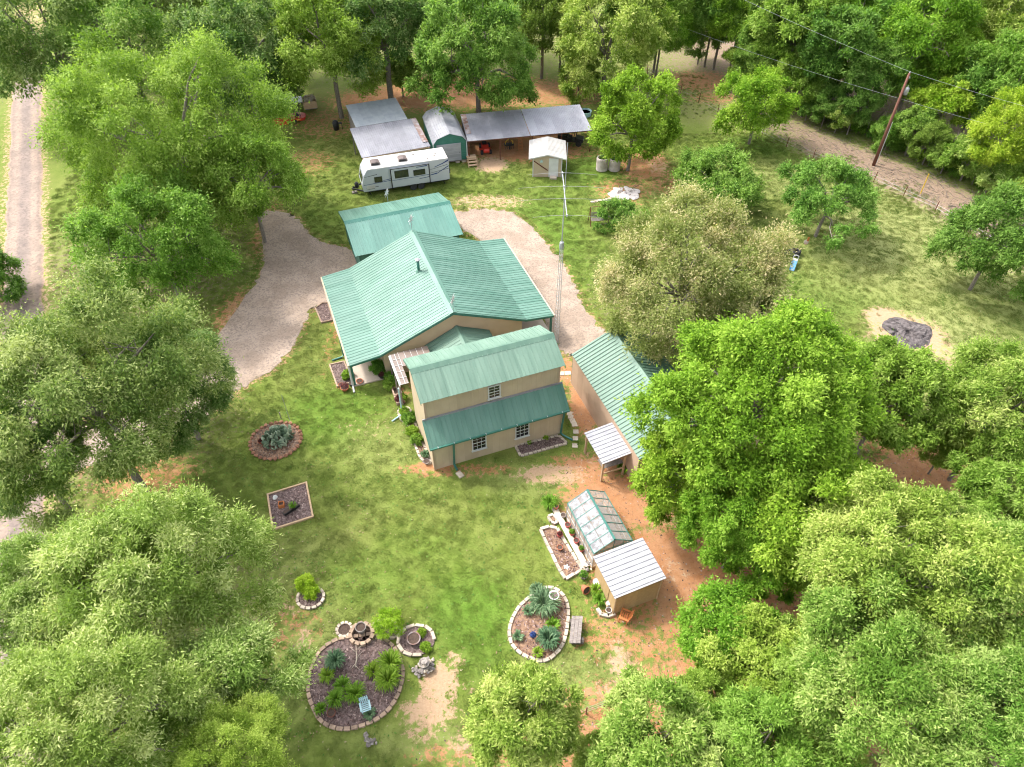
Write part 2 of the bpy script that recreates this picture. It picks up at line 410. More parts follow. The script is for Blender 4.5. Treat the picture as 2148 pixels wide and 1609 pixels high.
def ground_colour(nt, use_attr=True, light=1.0):
    geo = nd(nt, "ShaderNodeNewGeometry"); pos = geo.outputs["Position"]
    def noise(sc, det=6, rough=.6, vec=None):
        n = nd(nt, "ShaderNodeTexNoise"); n.inputs["Scale"].default_value = sc; n.inputs["Detail"].default_value = det; n.inputs["Roughness"].default_value = rough
        nt.links.new(vec or pos, n.inputs["Vector"]); return n.outputs["Fac"]
    def rng(v, a, b, c=0., d=1.):
        r = nd(nt, "ShaderNodeMapRange"); r.inputs["From Min"].default_value = a; r.inputs["From Max"].default_value = b
        r.inputs["To Min"].default_value = c; r.inputs["To Max"].default_value = d
        nt.links.new(v, r.inputs["Value"]); return r.outputs["Result"]
    def mixc(a, b, f):
        m = nd(nt, "ShaderNodeMix", data_type='RGBA')
        for key, val in (("A", a), ("B", b)):
            if isinstance(val, tuple): m.inputs[key].default_value = (*val, 1)
            else: nt.links.new(val, m.inputs[key])
        if isinstance(f, float): m.inputs["Factor"].default_value = f
        else: nt.links.new(f, m.inputs["Factor"])
        return m.outputs["Result"]
    def math_(op, a, b):
        m = nd(nt, "ShaderNodeMath", operation=op)
        for i, val in enumerate((a, b)):
            if isinstance(val, float): m.inputs[i].default_value = val
            else: nt.links.new(val, m.inputs[i])
        return m.outputs[0]
    mottle = noise(.9, 8, .68); fine = noise(5.5, 5, .75); vfine = noise(13, 3, .7); big = noise(.16, 4, .55)
    g1 = mixc((.124, .172, .028), (.166, .206, .046), rng(mottle, .40, .64))
    g1 = mixc(g1, (.205, .205, .066), rng(big, .45, .68, 0, .5))
    g1 = mixc(g1, (.070, .110, .021), rng(fine, .54, .74, 0, .36))
    g1 = mixc(g1, (.22, .215, .085), rng(vfine, .54, .72, 0, .4))
    A = nd(nt, "ShaderNodeAttribute"); A.attribute_name = "ga"; B = nd(nt, "ShaderNodeAttribute"); B.attribute_name = "gb"
    sa = nd(nt, "ShaderNodeSeparateColor"); sb = nd(nt, "ShaderNodeSeparateColor")
    nt.links.new(A.outputs["Color"], sa.inputs["Color"]); nt.links.new(B.outputs["Color"], sb.inputs["Color"])
    br = noise(2.6, 8, .75)
    brk = math_('MULTIPLY', math_('SUBTRACT', br, .5), 2.8)
    def edge_soft(v):
        return rng(math_('ADD', v, math_('MULTIPLY', math_('MULTIPLY', brk, .22), rng(v, 0, .25))), .12, .95)
    def edge(v, lo=.46, hi=.66):
        return rng(math_('ADD', v, math_('MULTIPLY', brk, rng(v, 0, .25))), lo, hi)
    col = mixc(g1, mixc((.080, .165, .018), (.115, .205, .028), rng(mottle, .4, .62)), edge_soft(sb.outputs["Green"]))
    col = mixc(col, mixc((.285, .30, .115), (.235, .26, .085), rng(fine, .35, .65)), edge_soft(sb.outputs["Red"]))
    col = mixc(col, mixc((.17, .115, .080), (.29, .215, .16), rng(fine, .35, .68)), edge(sa.outputs["Blue"], .42, .85))
    dcol = mixc(mixc((.34, .155, .068), (.41, .225, .12), rng(mottle, .35, .65)), (.22, .115, .065), rng(fine, .5, .75, 0, .7))
    col = mixc(col, dcol, edge(sa.outputs["Red"]))
    col = mixc(col, mixc((.42, .285, .18), (.34, .225, .14), rng(fine, .4, .7)), edge(sa.outputs["Green"]))
    return col, (fine, vfine), math_
def ground_mat():
    m = bpy.data.materials.new("ground_cover"); m.use_nodes = True
    nt = m.node_tree; b = nt.nodes["Principled BSDF"]; b.inputs["Roughness"].default_value = .95; b.inputs["Specular IOR Level"].default_value = .1
    c, (fine, vfine), math_ = ground_colour(nt)
    nt.links.new(c, b.inputs["Base Color"])
    bp = nd(nt, "ShaderNodeBump"); bp.inputs["Strength"].default_value = .9; bp.inputs["Distance"].default_value = .07
    nt.links.new(math_('ADD', fine, math_('MULTIPLY', vfine, .6)), bp.inputs["Height"]); nt.links.new(bp.outputs["Normal"], b.inputs["Normal"])
    return m
M['ground'] = ground_mat()
g = link('ground', np_mesh('ground', V, F, [M['ground']], {"ga": ('FLOAT_COLOR', ga), "gb": ('FLOAT_COLOR', gb)}, True))
tag(g, 'mown green lawn with worn patches of orange soil around the house', 'lawn', kind='structure')

# ---------------------------------------------------------------- gravel drives and road
def sheet(name, outline, z, m, label, cat, cell=.5, crown=.03):
    """a filled outline with a slightly raised middle"""
    bm = bmesh.new()
    vs = [bm.verts.new((p.x, p.y, z)) for p in outline]
    f = bm.faces.new(vs)
    r = bmesh.ops.triangulate(bm, faces=[f])
    low = [bm.verts.new((p.x, p.y, z - .06)) for p in outline]
    n = len(vs)
    for i in range(n): bm.faces.new((vs[i], vs[(i + 1) % n], low[(i + 1) % n], low[i]))
    bmesh.ops.recalc_face_normals(bm, faces=bm.faces)
    me = bpy.data.meshes.new(name); bm.to_mesh(me); bm.free(); me.materials.append(m)
    return tag(link(name, me), label, cat, kind='structure')
def gravel_mat(name, c1, c2, c3, sc=9.0, bump=.8):
    m = bpy.data.materials.new(name); m.use_nodes = True
    nt = m.node_tree; b = nt.nodes["Principled BSDF"]; b.inputs["Roughness"].default_value = .92; b.inputs["Specular IOR Level"].default_value = .2
    geo = nd(nt, "ShaderNodeNewGeometry")
    vo = nd(nt, "ShaderNodeTexVoronoi"); vo.inputs["Scale"].default_value = sc
    n1 = nd(nt, "ShaderNodeTexNoise"); n1.inputs["Scale"].default_value = .45; n1.inputs["Detail"].default_value = 8; n1.inputs["Roughness"].default_value = .65
    n2 = nd(nt, "ShaderNodeTexNoise"); n2.inputs["Scale"].default_value = sc * 1.3; n2.inputs["Detail"].default_value = 4
    for n in (vo, n1, n2): nt.links.new(geo.outputs["Position"], n.inputs["Vector"])
    mx = nd(nt, "ShaderNodeMix", data_type='RGBA'); mx.inputs["A"].default_value = (*c1, 1); mx.inputs["B"].default_value = (*c2, 1)
    r1 = nd(nt, "ShaderNodeMapRange"); r1.inputs["From Min"].default_value = .42; r1.inputs["From Max"].default_value = .60
    nt.links.new(n1.outputs["Fac"], r1.inputs["Value"]); nt.links.new(r1.outputs["Result"], mx.inputs["Factor"])
    sp = nd(nt, "ShaderNodeSeparateColor"); nt.links.new(vo.outputs["Color"], sp.inputs["Color"])
    r2 = nd(nt, "ShaderNodeMapRange"); r2.inputs["From Min"].default_value = .45; r2.inputs["From Max"].default_value = 1.0; r2.inputs["To Max"].default_value = .7
    nt.links.new(sp.outputs["Red"], r2.inputs["Value"])
    m2 = nd(nt, "ShaderNodeMix", data_type='RGBA'); m2.inputs["B"].default_value = (*c3, 1)
    nt.links.new(mx.outputs["Result"], m2.inputs["A"]); nt.links.new(r2.outputs["Result"], m2.inputs["Factor"])
    nt.links.new(m2.outputs["Result"], b.inputs["Base Color"])
    bp = nd(nt, "ShaderNodeBump"); bp.inputs["Strength"].default_value = bump; bp.inputs["Distance"].default_value = .04
    nt.links.new(n2.outputs["Fac"], bp.inputs["Height"]); nt.links.new(bp.outputs["Normal"], b.inputs["Normal"])
    return m
M['gravel'] = gravel_mat('pale_gravel', (.35, .272, .215), (.27, .205, .158), (.175, .14, .115))
M['road'] = gravel_mat('worn_chip_road', (.285, .222, .180), (.22, .175, .146), (.155, .125, .108), 6.0, .5)
sheet('gravel_driveway', LD, .02, M['gravel'], 'pale gravel driveway curving in from the road to the front porch', 'driveway')
sheet('gravel_driveway', RD, .02, M['gravel'], 'pale gravel driveway running between the house and the antenna lawn', 'driveway')
def road_mesh():
    r = random.Random(2); P = []
    for p, q in zip(ROADC[:-1], ROADC[1:]):
        for k in range(24): P.append(p.lerp(q, k / 24))
    P.append(ROADC[-1]); V = []; T = []; F = []; n = 13
    for i, p in enumerate(P):
        d = (P[min(i + 8, len(P) - 1)] - P[max(i - 8, 0)]).normalized(); nn = Vector((-d.y, d.x, 0))
        wl, wr = 1.62 + r.uniform(-.16, .16), 1.62 + r.uniform(-.16, .16)
        for k in range(n):
            t = -1 + 2 * k / (n - 1); q = p + nn * (t * (wl if t > 0 else wr)); V.append((q.x, q.y, .016 + .03 * (1 - t * t) if abs(t) < 1 else -.01)); T.append(t)
    for i in range(len(P) - 1):
        for k in range(n - 1): F.append((i * n + k, i * n + k + 1, (i + 1) * n + k + 1, (i + 1) * n + k))
    return np_mesh('road', np.array(V), np.array(F), [M['road']], {"lat": ('FLOAT', np.array(T))}, True)
nt_ = M['road'].node_tree; pb_ = nt_.nodes["Principled BSDF"]; src_ = pb_.inputs["Base Color"].links[0].from_socket
la_ = nd(nt_, "ShaderNodeAttribute"); la_.attribute_name = "lat"; ab_ = nd(nt_, "ShaderNodeMath", operation='ABSOLUTE'); nt_.links.new(la_.outputs["Fac"], ab_.inputs[0])
rp_ = nd(nt_, "ShaderNodeValToRGB"); cr_ = rp_.color_ramp; cr_.elements[0].position = 0; cr_.elements[0].color = (.82, .82, .86, 1); cr_.elements[1].position = 1; cr_.elements[1].color = (1.35, 1.15, 1.0, 1)
for ps_, c_ in ((.2, (.86, .86, .9, 1)), (.42, (1.12, 1.08, 1.05, 1)), (.62, (1.08, 1.04, 1.02, 1)), (.8, (.9, .88, .88, 1))):
    e_ = cr_.elements.new(ps_); e_.color = c_
nt_.links.new(ab_.outputs[0], rp_.inputs["Fac"])
ml_ = nd(nt_, "ShaderNodeMix", data_type='RGBA', blend_type='MULTIPLY'); ml_.inputs["Factor"].default_value = 1.0
nt_.links.new(src_, ml_.inputs["A"]); nt_.links.new(rp_.outputs["Color"], ml_.inputs["B"]); nt_.links.new(ml_.outputs["Result"], pb_.inputs["Base Color"])
tag(link('road', road_mesh()), 'worn chip-sealed country lane along the left edge', 'road', kind='structure')
# ---------------------------------------------------------------- grass blades
def tuft(seed, n, rad, h):
    r = np.random.default_rng(seed); V = []; F = []
    for k in range(n):
        a = r.uniform(0, 6.283); d = rad * math.sqrt(r.uniform()); x, y = d * math.cos(a), d * math.sin(a)
        b = r.uniform(0, 6.283); w = r.uniform(.006, .012); hh = h * r.uniform(.5, 1.2); ln = hh * r.uniform(.2, .9); c = r.uniform(0, 6.283)
        i = len(V)
        V += [(x - w * math.cos(b), y - w * math.sin(b), 0), (x + w * math.cos(b), y + w * math.sin(b), 0), (x + ln * math.cos(c), y + ln * math.sin(c), hh)]
        F.append((i, i + 1, i + 2))
    return np.array(V, np.float32), np.array(F, np.int32)
def blade_mat():
    m = bpy.data.materials.new("grass_blades"); m.use_nodes = True
    nt = m.node_tree; b = nt.nodes["Principled BSDF"]; b.inputs["Roughness"].default_value = .7; b.inputs["Specular IOR Level"].default_value = .2
    geo = nd(nt, "ShaderNodeNewGeometry"); oi = nd(nt, "ShaderNodeObjectInfo")
    n1 = nd(nt, "ShaderNodeTexNoise"); n1.inputs["Scale"].default_value = .35; n1.inputs["Detail"].default_value = 4
    nt.links.new(geo.outputs["Position"], n1.inputs["Vector"])
    cr = nd(nt, "ShaderNodeValToRGB"); cr.color_ramp.elements[0].position = .34; cr.color_ramp.elements[1].position = .68
    cr.color_ramp.elements[0].color = (.098, .168, .022, 1); cr.color_ramp.elements[1].color = (.185, .21, .05, 1)
    nt.links.new(n1.outputs["Fac"], cr.inputs["Fac"])
    hs = nd(nt, "ShaderNodeHueSaturation"); vr = nd(nt, "ShaderNodeMapRange"); vr.inputs["To Min"].default_value = .86; vr.inputs["To Max"].default_value = 1.14
    nt.links.new(oi.outputs["Random"], vr.inputs["Value"]); nt.links.new(vr.outputs["Result"], hs.inputs["Value"]); nt.links.new(cr.outputs["Color"], hs.inputs["Color"])
    nt.links.new(hs.outputs["Color"], b.inputs["Base Color"])
    return m
M['blade'] = blade_mat()
def scatter(name, src, pts, label, smin, smax):
    me = np_mesh(name, pts.astype(np.float32), np.zeros((0, 3), np.int32), []) if False else bpy.data.meshes.new(name)
    me.vertices.add(len(pts)); me.vertices.foreach_set("co", pts.astype(np.float32).ravel()); me.update()
    o = tag(link(name, me), label, 'grass', kind='stuff')
    ng = bpy.data.node_groups.new(name + "_nodes", 'GeometryNodeTree')
    ng.interface.new_socket("Geometry", in_out='INPUT', socket_type='NodeSocketGeometry'); ng.interface.new_socket("Geometry", in_out='OUTPUT', socket_type='NodeSocketGeometry')
    gi = ng.nodes.new("NodeGroupInput"); go = ng.nodes.new("NodeGroupOutput"); ip = ng.nodes.new("GeometryNodeInstanceOnPoints"); ob = ng.nodes.new("GeometryNodeObjectInfo")
    ob.inputs["Object"].default_value = src; ob.inputs["As Instance"].default_value = True
    rv = ng.nodes.new("FunctionNodeRandomValue"); rv.data_type = 'FLOAT_VECTOR'; rv.inputs[0].default_value = (-.12, -.12, 0); rv.inputs[1].default_value = (.12, .12, 6.283)
    rs = ng.nodes.new("FunctionNodeRandomValue"); rs.data_type = 'FLOAT'; rs.inputs[2].default_value = smin; rs.inputs[3].default_value = smax
    ng.links.new(gi.outputs[0], ip.inputs["Points"]); ng.links.new(ob.outputs["Geometry"], ip.inputs["Instance"])
    ng.links.new(rv.outputs[0], ip.inputs["Rotation"]); ng.links.new(rs.outputs[1], ip.inputs["Scale"]); ng.links.new(ip.outputs["Instances"], go.inputs[0])
    md = o.modifiers.new("scatter", 'NODES'); md.node_group = ng
    return o
FOOT = [[W(u, v) for u, v in P] for P in (((4.9, 27.7), (14.5, 27.7), (14.5, 37), (17.4, 37), (17.4, 48.2), (1.8, 48.2), (1.8, 37), (4.9, 37)), ((4.9, 48.9), (14.2, 48.9), (14.2, 56.6), (4.9, 56.6)), ((16.6, 22.2), (22.6, 22.2), (22.6, 32.2), (16.6, 32.2)), ((11.2, 14.8), (14.4, 14.8), (14.4, 22), (11.2, 22)))]
BEDP = []
def grass_points(n, seed, box, reject):
    r = np.random.default_rng(seed)
    X = r.uniform(box[0], box[1], n); Y = r.uniform(box[2], box[3], n)
    d, s, l, st, lu = masks(X, Y)
    keep = r.uniform(size=n) > np.clip((np.maximum(np.maximum(d, s), l * .8) - .22) * 2.0, 0, 1)
    for P in FOOT + [LD, RD] + BEDP: keep &= ~in_poly(P, X, Y)
    keep &= seg_dist(ROADC, X, Y) > 2.1
    # only what lies inside the photo's view
    Z = Y * math.cos(PITCH) + CAMH * math.sin(PITCH)
    keep &= np.abs(X) / Z < .76
    return np.stack([X[keep], Y[keep], np.zeros(keep.sum())], -1)
# ---------------------------------------------------------------- ribbed sheets
def sheet_profile(w, pitch, rib_h, rib_w, th):
    top = [(0, 0)]
    n = max(1, round(w / pitch))
    for k in range(n):
        c = (k + .5) * w / n
        top += [(c - rib_w / 2, 0), (c - rib_w * .4, rib_h), (c + rib_w * .4, rib_h), (c + rib_w / 2, 0)]
    top += [(w, 0)]
    return top + [(w, -th), (0, -th)]
def ribbed(parent, A, B, C, m, name='roof_panel', pw=.915, pitch=.305, rib_h=.023, rib_w=.05, th=.02, skip=None):
    """sheets side by side from A to B (top edge), each running from A down to C"""
    A, B, C = Vector(A), Vector(B), Vector(C)
    x = (B - A); y = (C - A)
    if name == 'roof_panel' and x.cross(y).z < 0:
        A, B, C = B, A, C + x; x = B - A; y = C - A
    L = y.length; n = max(1, round(x.length / pw)); w = x.length / n
    x.normalize(); y = (y - x * y.dot(x)).normalized(); z = x.cross(y)
    mb = MB()
    prof = sheet_profile(w - .004, pitch, rib_h, rib_w, th)
    mb.prism([(px, 0, pz) for px, pz in prof], (0, 0, 0), (0, L, 0))
    me = mb.mesh(name, m)
    out = []
    for i in range(n):
        if skip and i in skip: continue
        o = link(name, me, parent)
        R = Matrix((x, y, z)).transposed().to_4x4()
        o.matrix_local = Matrix.Translation(A + x * (i * w)) @ R
        out.append(o)
    return out
def window(parent, c, w, h, ax, nrm, cols=2, rows=4, frame=None, sash=True):
    """c: centre on the wall face; ax: along the wall; nrm: out of the wall"""
    c, ax, nrm = Vector(c), Vector(ax).normalized(), Vector(nrm).normalized()
    up = Vector((0, 0, 1)); R = Matrix((ax, nrm, up)).transposed()
    fm = frame or M['white']
    def bx(mb, x, z, sx, sz, y0, y1): mb.box(c + ax * x + up * z + nrm * (y0 + y1) / 2, (sx, y1 - y0, sz), m=R)
    t = .07
    fr = MB()
    for s in (-1, 1):
        bx(fr, s * (w / 2 - t / 2), 0, t, h, 0, .06)
    bx(fr, 0, h / 2 - t / 2, w - 2 * t, t, 0, .058); bx(fr, 0, -h / 2 + t / 2, w - 2 * t, t, 0, .058)
    f = fr.build('window', fm, parent)
    iw, ih = w - 2 * t, h - 2 * t
    for i in range(cols):
        for j in range(rows):
            p = MB(); bx(p, -iw / 2 + (i + .5) * iw / cols, -ih / 2 + (j + .5) * ih / rows, iw / cols - .002, ih / rows - .002, .004, .016)
            p.build('pane', M['glass'], f)
    for i in range(1, cols):
        b = MB(); bx(b, -iw / 2 + i * iw / cols, 0, .022, ih, .017, .036); b.build('muntin', fm, f)
    for j in range(1, rows):
        b = MB(); wd = .05 if (sash and j == rows // 2) else .022
        bx(b, 0, -ih / 2 + j * ih / rows, iw, wd, .018, .042 if wd > .03 else .034); b.build('muntin', fm, f)
    s = MB(); bx(s, 0, -h / 2 - .025, w + .1, .05, 0, .09); s.build('sill', fm, f)
    return f
def poly_wall(parent, pts, off, m, name='wall'):
    return MB().prism(pts, (0, 0, 0), off).build(name, m, parent)
def downspout(parent, top, base, kick, m, name='downspout'):
    top, base, kick = Vector(top), Vector(base), Vector(kick)
    mb = MB(); mb.tube([top, base + Vector((0, 0, .18)), base + (kick - base) * .25 + Vector((0, 0, .08)), kick + Vector((0, 0, .05))], .075, 6)
    return mb.build(name, m, parent)

# ---------------------------------------------------------------- main house
u0, vm = 9.65, 42.56
H = empty('main_house', W(u0, vm), YAW, 'large tan house under a wide patina-green gabled metal roof with side porches', 'house')
a, b, zr, zb, ze, L2 = 5.48, 7.70, 4.71, 2.45, 2.20, 5.46
for s in (-1, 1):
    ribbed(H, (0, -L2, zr), (0, L2, zr), (s * a, -L2, zb), M['green'])
    ribbed(H, (s * (a - .02), -L2, zb + .0), (s * (a - .02), L2, zb + .0), (s * b, -L2, ze), M['green'])
    # porch beam, posts, slab
    MB().beam((s * (b - .12), -L2 + .1, ze - .12), (s * (b - .12), L2 - .1, ze - .12), .12, .18).build('porch_beam', M['greentrim'], H)
    for y in (-5.25, -1.75, 1.75, 5.25):
        MB().box((s * (b - .12), y, (ze - .21 + .1) / 2), (.14, .14, ze - .21 - .1)).build('porch_post', M['tan'] if y != -5.25 else M['greentrim'], H)
    MB().box((s * 6.5, 0, .05), (2.46, 10.75, .1)).build('porch_slab', M['concrete'], H)
    # gutter
    MB().prism([(s * b, 0, ze - .03), (s * (b + .11), 0, ze - .01), (s * (b + .11), 0, ze - .03), (s * (b + .09), 0, ze - .13), (s * b, 0, ze - .13)], (0, -L2 + .02, 0), (0, L2 - .02, 0)).build('gutter', M['tan'], H)
MB().prism([(-.28, 0, zr - .075), (0, 0, zr + .055), (.28, 0, zr - .075), (.26, 0, zr - .1), (0, 0, zr + .02), (-.26, 0, zr - .1)], (0, -L2 - .03, 0), (0, L2 + .03, 0)).build('ridge_cap', M['green'], H)
for y, yy in ((-L2 - .03, .03), (L2 + .03, -.03)):
    pr = [(-b, 0, ze), (-a, 0, zb), (0, 0, zr), (a, 0, zb), (b, 0, ze), (b, 0, ze - .16), (a, 0, zb - .17), (0, 0, zr - .19), (-a, 0, zb - .17), (-b, 0, ze - .16)]
    MB().prism([(x, 0, z - .022) for x, _, z in pr], (0, y, 0), (0, y + yy, 0)).build('rake_trim', M['greentrim'], H)
gp = [(-5.25, 0, 0), (5.25, 0, 0), (5.25, 0, 2.38), (0, 0, 4.52), (-5.25, 0, 2.38)]
poly_wall(H, [(x, -5.2, z) for x, _, z in gp], (0, .15, 0), M['tan'], 'gable_wall')
poly_wall(H, [(x, 5.05, z) for x, _, z in gp], (0, .15, 0), M['tan'], 'gable_wall')
for s in (-1, 1):
    MB().box((s * 5.18, 0, 1.18), (.14, 10.08, 2.36)).build('wall', M['tan'], H)
for y in (-3.2, 0.4, 3.4):
    window(H, (-5.25, y, 1.4), .95, 1.25, (0, 1, 0), (-1, 0, 0))
    window(H, (5.25, y, 1.4), .95, 1.25, (0, 1, 0), (1, 0, 0))
# flue pipe with rain cap
f = MB().tube([(-.86, .55, 4.2), (-.86, .55, 5.35)], .105, 12).build('flue_pipe', M['greentrim'], H, True)
MB().lathe([(.02, .14), (.2, .03), (.205, 0), (.02, .02)], 14, (-.86, .55, 5.36)).build('rain_cap', M['whitemetal'], f)
MB().lathe([(.24, -.06), (.15, .06), (.12, .12)], 14, (-.86, .55, 4.36)).build('flashing', M['green'], f)
downspout(H, (-b - .05, -L2 + .1, ze - .1), (-b - .05, -L2 + .1, 0), (-b - .1, -L2 - .5, 0), M['white'])
downspout(H, (-b - .05, 1.2 - 3.2, ze - .1), (-b - .05, -2.0, 0), (-b - .95, -2.1, 0), M['greentrim'])
MB().box((-.6, -5.22, 1.05), (.95, .05, 2.1)).build('door', M['white'], H)

# connecting hall between the house and the two-storey wing
K = empty('breezeway_hall', W(9.85, 34.9), YAW, 'low tan connecting hall with a faded green gable roof between house and wing', 'house extension')
for s in (-1, 1):
    ribbed(K, (0, -2.4, 3.25), (0, 2.42, 3.25), (s * 2.45, -2.4, 2.14), M['green2'])
    MB().box((s * 2.1, 0, 1.05), (.14, 4.5, 2.1)).build('wall', M['tan'], K)
MB().prism([(-.2, 0, 3.2), (0, 0, 3.31), (.2, 0, 3.2), (0, 0, 3.27)], (0, -2.4, 0), (0, 2.42, 0)).build('ridge_cap', M['green2'], K)

# covered walk with slatted clear roof
K = empty('covered_walkway', W(5.0, 35.3), YAW, 'clear corrugated awning with white battens wrapping the inner corner by the porch', 'awning')
AW = mat('cloudy_polycarbonate', (.20, .155, .13), (.15, .115, .095), 2, rough=.35, spec=.5)
def flat_strip(x0, x1, y0, y1, z0, n, along):
    for i in range(n):
        t0, t1 = i / n, (i + 1) / n
        if along == 'x': c = ((x0 + (x1 - x0) * (t0 + t1) / 2), (y0 + y1) / 2); d = ((x1 - x0) / n - .02, y1 - y0)
        else: c = ((x0 + x1) / 2, y0 + (y1 - y0) * (t0 + t1) / 2); d = (x1 - x0, (y1 - y0) / n - .02)
        MB().box((c[0], c[1], z0), (d[0], d[1], .02)).build('clear_panel', AW, K)
        e = (x0 + (x1 - x0) * t0, (y0 + y1) / 2) if along == 'x' else ((x0 + x1) / 2, y0 + (y1 - y0) * t0)
        MB().box((e[0], e[1], z0 + .03), (.022 if along == 'x' else x1 - x0, y1 - y0 if along == 'x' else .022, .03)).build('batten', M['white'], K)
flat_strip(.35, 2.5, .1, 1.55, 2.5, 5, 'x')
flat_strip(-.25, .34, -1.6, 1.55, 2.48, 5, 'y')
for x in (-.2, .1): MB().box((x, -.02, 2.515), (.03, 3.1, .03)).build('batten', M['white'], K)
MB().beam((-.28, -1.6, 2.4), (-.28, 1.5, 2.4), .08, .14).build('edge_beam', M['white'], K)
for y in (-1.5, 0, 1.4): MB().box((-.28, y, 1.16), (.09, .09, 2.32)).build('post', M['greywood'], K)
MB().tube([(-.42, -1.65, 2.3), (-.45, -1.75, .3), (-.5, -2.0, .12), (-1.3, -2.35, .08)], .055, 6).build('downspout', M['ltblue'], K)

# ---------------------------------------------------------------- two-storey wing
ul, ur, vr, zr2, dv, ze2 = 5.05, 14.34, 30.645, 6.594, 2.074, 5.646
vF, vU = 27.94, 28.87
cu = (ul + ur) / 2; hw = (ur - ul) / 2
B2 = empty('two_storey_wing', W(cu, vr), YAW, 'narrow tan two-storey wing with gable roof and a lower green lean-to roof', 'building')
for s in (-1, 1):
    ribbed(B2, (-hw, 0, zr2), (hw, 0, zr2), (-hw, s * dv, ze2), M['green3'])
MB().prism([(0, -.3, zr2 - .12), (0, 0, zr2 + .05), (0, .3, zr2 - .12), (0, .28, zr2 - .15), (0, 0, zr2 + .02), (0, -.28, zr2 - .15)], (-hw - .04, 0, 0), (hw + .04, 0, 0)).build('ridge_cap', M['green2'], B2)
yU, yF, yB = vU - vr, vF - vr, 1.8
ribbed(B2, (-hw, yU - .02, 3.86), (hw, yU - .02, 3.86), (-hw, yF - .38, 2.64), M['green'])
wl = hw - .2
side = [(yF, 0), (yF, 2.86), (yU, 3.8), (yU, 5.68), (0, 6.52), (yB, 5.68), (yB, 0)]
for s in (-1, 1):
    MB().prism([(s * wl, y, z) for y, z in side], (0, 0, 0), (-s * .14, 0, 0)).build('gable_wall', M['tan'], B2)
    pr = [(-dv, ze2), (0, zr2), (dv, ze2), (dv, ze2 - .15), (0, zr2 - .16), (-dv, ze2 - .15)]
    MB().prism([(s * (hw + .02), y, z - .022) for y, z in pr], (0, 0, 0), (-s * .03, 0, 0)).build('rake_trim', M['green2'], B2)
    pr = [(yU, 3.86), (yF - .38, 2.64), (yF - .38, 2.5), (yU, 3.72)]
    MB().prism([(s * (hw + .02), y, z - .01) for y, z in pr], (0, 0, 0), (-s * .03, 0, 0)).build('rake_trim', M['greentrim'], B2)
    # corner boards
    MB().box((s * (wl - .03), yF - .012, 1.3), (.1, .024, 2.6)).build('corner_trim', M['tan2'], B2)
    MB().box((s * (wl - .03), yU - .012, 4.75), (.1, .024, 1.75)).build('corner_trim', M['tan2'], B2)
ribbed(B2, (wl - .15, yF + .02, 2.8), (-wl + .15, yF + .02, 2.8), (wl - .15, yF + .02, 0), M['tan'], 'wall_panel', rib_h=.008, rib_w=.03, th=.1)
ribbed(B2, (wl - .15, yU + .02, 5.78), (-wl + .15, yU + .02, 5.78), (wl - .15, yU + .02, 3.7), M['tan'], 'wall_panel', rib_h=.008, rib_w=.03, th=.1)
MB().box((0, yB - .06, 2.85), (2 * wl - .3, .12, 5.7)).build('wall', M['tan'], B2)
MB().beam((-hw, yU - .03, 3.9), (hw, yU - .03, 3.9), .05, .14).build('wall_flashing', M['galv'], B2)
MB().beam((-hw, yF - .43, 2.58), (hw, yF - .43, 2.58), .11, .11).build('gutter', M['greentrim'], B2)
for k in range(9):
    x = -hw + .5 + k * (2 * hw - 1) / 8
    MB().box((x, yF - .44, 2.645), (.035, .13, .02)).build('gutter_strap', M['white'], B2)
window(B2, (9.72 - cu, yU - .0, 4.72), .82, 1.1, (1, 0, 0), (0, -1, 0), 2, 4)
window(B2, (8.31 - cu, yF - .0, 1.52), .98, 1.4, (1, 0, 0), (0, -1, 0), 3, 4)
window(B2, (11.25 - cu, yF - .0, 1.50), .98, 1.36, (1, 0, 0), (0, -1, 0), 3, 4)
downspout(B2, (-3.15, yF - .43, 2.55), (-3.15, yF - .1, 0), (-3.1, yF - .55, 0), M['greentrim'])
downspout(B2, (hw - .35, yF - .43, 2.55), (hw - .35, yF - .1, 0), (hw + .2, yF - .85, 0), M['greentrim'])
MB().box((-3.05, yF - .95, .05), (.34, .5, .1), rz=.3).build('splash_block', M['border'], B2)

# ---------------------------------------------------------------- garage behind the house
GA = empty('garage', W(9.55, 52.75), YAW, 'green-walled garage with a teal ribbed gable roof directly behind the house', 'garage')
hg, dg, zg, eg = 4.58, 3.65, 3.78, 2.68
MB_green = mat('teal_metal', (.060, .165, .132), (.090, .205, .165), .5, rough=.42, spec=.5, detail=6)
for s in (-1, 1):
    ribbed(GA, (-hg, 0, zg), (hg, 0, zg), (-hg, s * dg, eg), MB_green if s < 0 else M['green'])
    MB().prism([(s * (hg - .3), y, z) for y, z in ((-3.4, 0), (-3.4, 2.6), (0, 3.65), (3.4, 2.6), (3.4, 0))], (0, 0, 0), (-s * .14, 0, 0)).build('gable_wall', M['greentrim'], GA)
    MB().box((0, s * 3.32, 1.3), (2 * hg - .9, .14, 2.6)).build('wall', M['greentrim'], GA)
    pr = [(-dg, eg), (0, zg), (dg, eg), (dg, eg - .14), (0, zg - .15), (-dg, eg - .14)]
    MB().prism([(s * (hg + .02), y, z - .022) for y, z in pr], (0, 0, 0), (-s * .03, 0, 0)).build('rake_trim', M['greentrim'], GA)
MB().prism([(0, -.3, zg - .08), (0, 0, zg + .06), (0, .3, zg - .08), (0, 0, zg + .02)], (-hg - .04, 0, 0), (hg + .04, 0, 0)).build('ridge_cap', M['greentrim'], GA)

